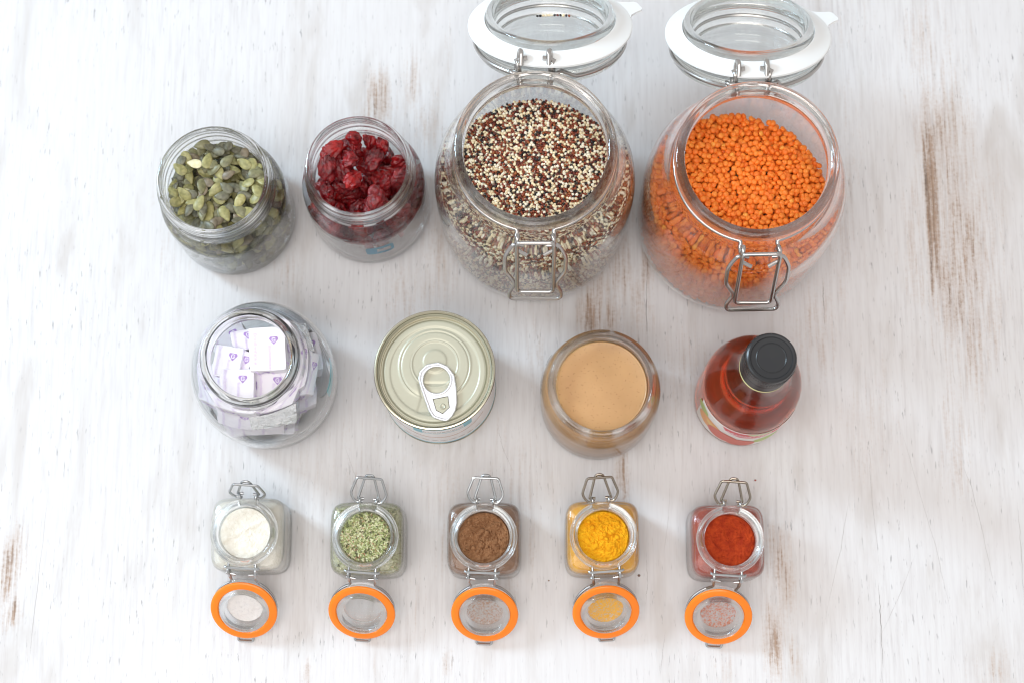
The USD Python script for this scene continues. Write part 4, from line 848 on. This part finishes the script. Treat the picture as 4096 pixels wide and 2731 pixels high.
spices = [('white', 972, 2125, -4.0, zinc, 22.0), ('herb', 1456, 2142, -4.5, zinc, 63.0), ('cinnamon', 1933, 2143, -2.5, zinc, 66.0), ('turmeric', 2416, 2138, 4.0, brass, 60.0), ('paprika', 2925, 2153, -4.0, brass, 57.0)]
labels = {'white': 'square glass spice jar of off-white powder, orange-sealed lid open', 'herb': 'square glass spice jar of dried green herbs, orange-sealed lid open', 'cinnamon': 'square glass spice jar of brown ground powder, orange-sealed lid open',
          'turmeric': 'square glass spice jar of yellow powder, orange-sealed lid open', 'paprika': 'square glass spice jar of dark red powder, orange-sealed lid open'}
for nm, px, py, rot, wm_, ca in spices:
    t, loc, Tl = spice_jar(px, py, labels[nm], rot, wm_, lid_off=({'white': .0, 'herb': .0, 'cinnamon': .0022, 'turmeric': -.0010, 'paprika': -.0022}[nm], 0), clasp=ca, lid_tilt={'white': 38.0, 'herb': 43.0, 'cinnamon': 40.0, 'turmeric': 42.5, 'paprika': 39.0}[nm], dust={'white': ('white', (.82, .80, .78), .30), 'cinnamon': ('brown', (.42, .24, .15), .50), 'turmeric': ('yellow', (.85, .45, .02), .40), 'paprika': ('red', (.60, .14, .03), .50)}.get(nm))
    if nm == 'white':
        g = lambda x, y: .0005 * np.clip((y - .5 * x) / .0025, -.3, 1) + .0003 * np.exp(-((y - .5 * x - .002) / .0012) ** 2)
        p = thing('white_powder', 'off-white powder with a spoon crease filling its jar', 'powder', loc, kind='stuff')
        part(p, 'powder_heap', powder_mesh(.0415, 3, .0005, .0003, (0, .02), g), powder_mat('white_powder_mat', (.74, .70, .60), (.80, .77, .69)), smooth=True)
    elif nm == 'cinnamon':
        p = thing('brown_powder', 'brown ground cinnamon-like powder filling its jar', 'powder', loc, kind='stuff')
        part(p, 'powder_heap', powder_mesh(.0400, 8, .0005, .0012, (0, 0), None, 14), powder_mat('brown_powder_mat', (.19, .085, .037), (.27, .13, .06), 900.0), smooth=True)
    elif nm == 'turmeric':
        g = lambda x, y: .0028 * np.exp(-((np.hypot(x - .001, y + .002)) / .0085) ** 2)
        p = thing('yellow_powder', 'bright yellow lumpy powder heaped in its jar', 'powder', loc, kind='stuff')
        part(p, 'powder_heap', powder_mesh(.0395, 12, .0013, .0013, (0, 0), g, 22), powder_mat('yellow_powder_mat', (.74, .32, .006), (.82, .41, .012)), smooth=True)
    elif nm == 'paprika':
        g = lambda x, y: -.0012 * np.exp(-((np.hypot(x + .001, y - .004) - .0085) / .0016) ** 2) * (y < .002) + .0008 * np.exp(-((y + .004 + .3 * x) / .003) ** 2)
        p = thing('red_powder', 'dark orange-red powder with a curved furrow in its jar', 'powder', loc, kind='stuff')
        part(p, 'powder_heap', powder_mesh(.0380, 17, .0010, .0006, (0, 0), g), powder_mat('red_powder_mat', (.30, .026, .006), (.42, .048, .009)), smooth=True)
    else:
        rs = np.random.default_rng(41)
        p = thing('herb_bed', 'packed dried green herbs in the belly of the second spice jar', 'herbs', loc, kind='stuff')
        part(p, 'herb_mass', powder_mesh(.0385, 21, .0006, .0008), varied('herb_mass_mat', [(.3, (.18, .17, .08)), (.5, (.38, .38, .20)), (.7, (.55, .52, .34))], .8, scale=700.0, bump=.9, bscale=800.0, bdist=.0014), smooth=True)
        fl = []
        cols = [('green_flake', (.30, .33, .13)), ('pale_flake', (.54, .54, .32)), ('dark_flake', (.15, .16, .07)), ('straw_flake', (.62, .53, .34)), ('brown_flake', (.38, .19, .10))]
        for i_, (fn, c) in enumerate(cols):
            L_, w_ = ((.0020, .0009), (.0017, .0009), (.0018, .0008), (.0024, .0004), (.0020, .0004))[i_]
            s = trimesh.creation.icosphere(1, 1.0); v = s.vertices * [L_ / 2 * 1.2, w_ / 2 * 1.2, .00012]; v[:, 2] += .0002 * np.sin(v[:, 0] * 1800)
            fl.append((fn, trimesh.Trimesh(v, s.faces, process=False), plain('herb_' + fn, c, .75)))
        pl = Pile(.0165, .0388, .0003); placed = []
        for k in range(1500):
            kk = rs.choice(5, p=[.36, .27, .17, .12, .08]); r = .0146 * math.sqrt(rs.uniform()); a = rs.uniform(0, 6.2832); Rr = rand_rot(rs, .3)
            q = fl[kk][1].vertices @ Rr.T; x, y = r * math.cos(a), r * math.sin(a)
            z = min(pl.drop(q, x, y), .0425)
            placed.append((kk, loc + np.array([x, y, z]), Rr))
        for k in range(900):      # flakes seen through the shoulder of the jar
            kk = rs.choice(5, p=[.32, .27, .17, .14, .10]); x, y = rs.uniform(-.0192, .0192, 2)
            if np.hypot(x, y) < .0165: continue
            z = .0356 - .9 * max(0, max(abs(x), abs(y)) - .0163) - .2 * max(0, np.hypot(x, y) - .0165)
            placed.append((kk, loc + np.array([x, y, min(z, .0342)]), rand_rot(rs, .25)))
        instancer('herb_flakes', fl, placed, 'dried green herb flakes on top in the second spice jar', 'herbs')
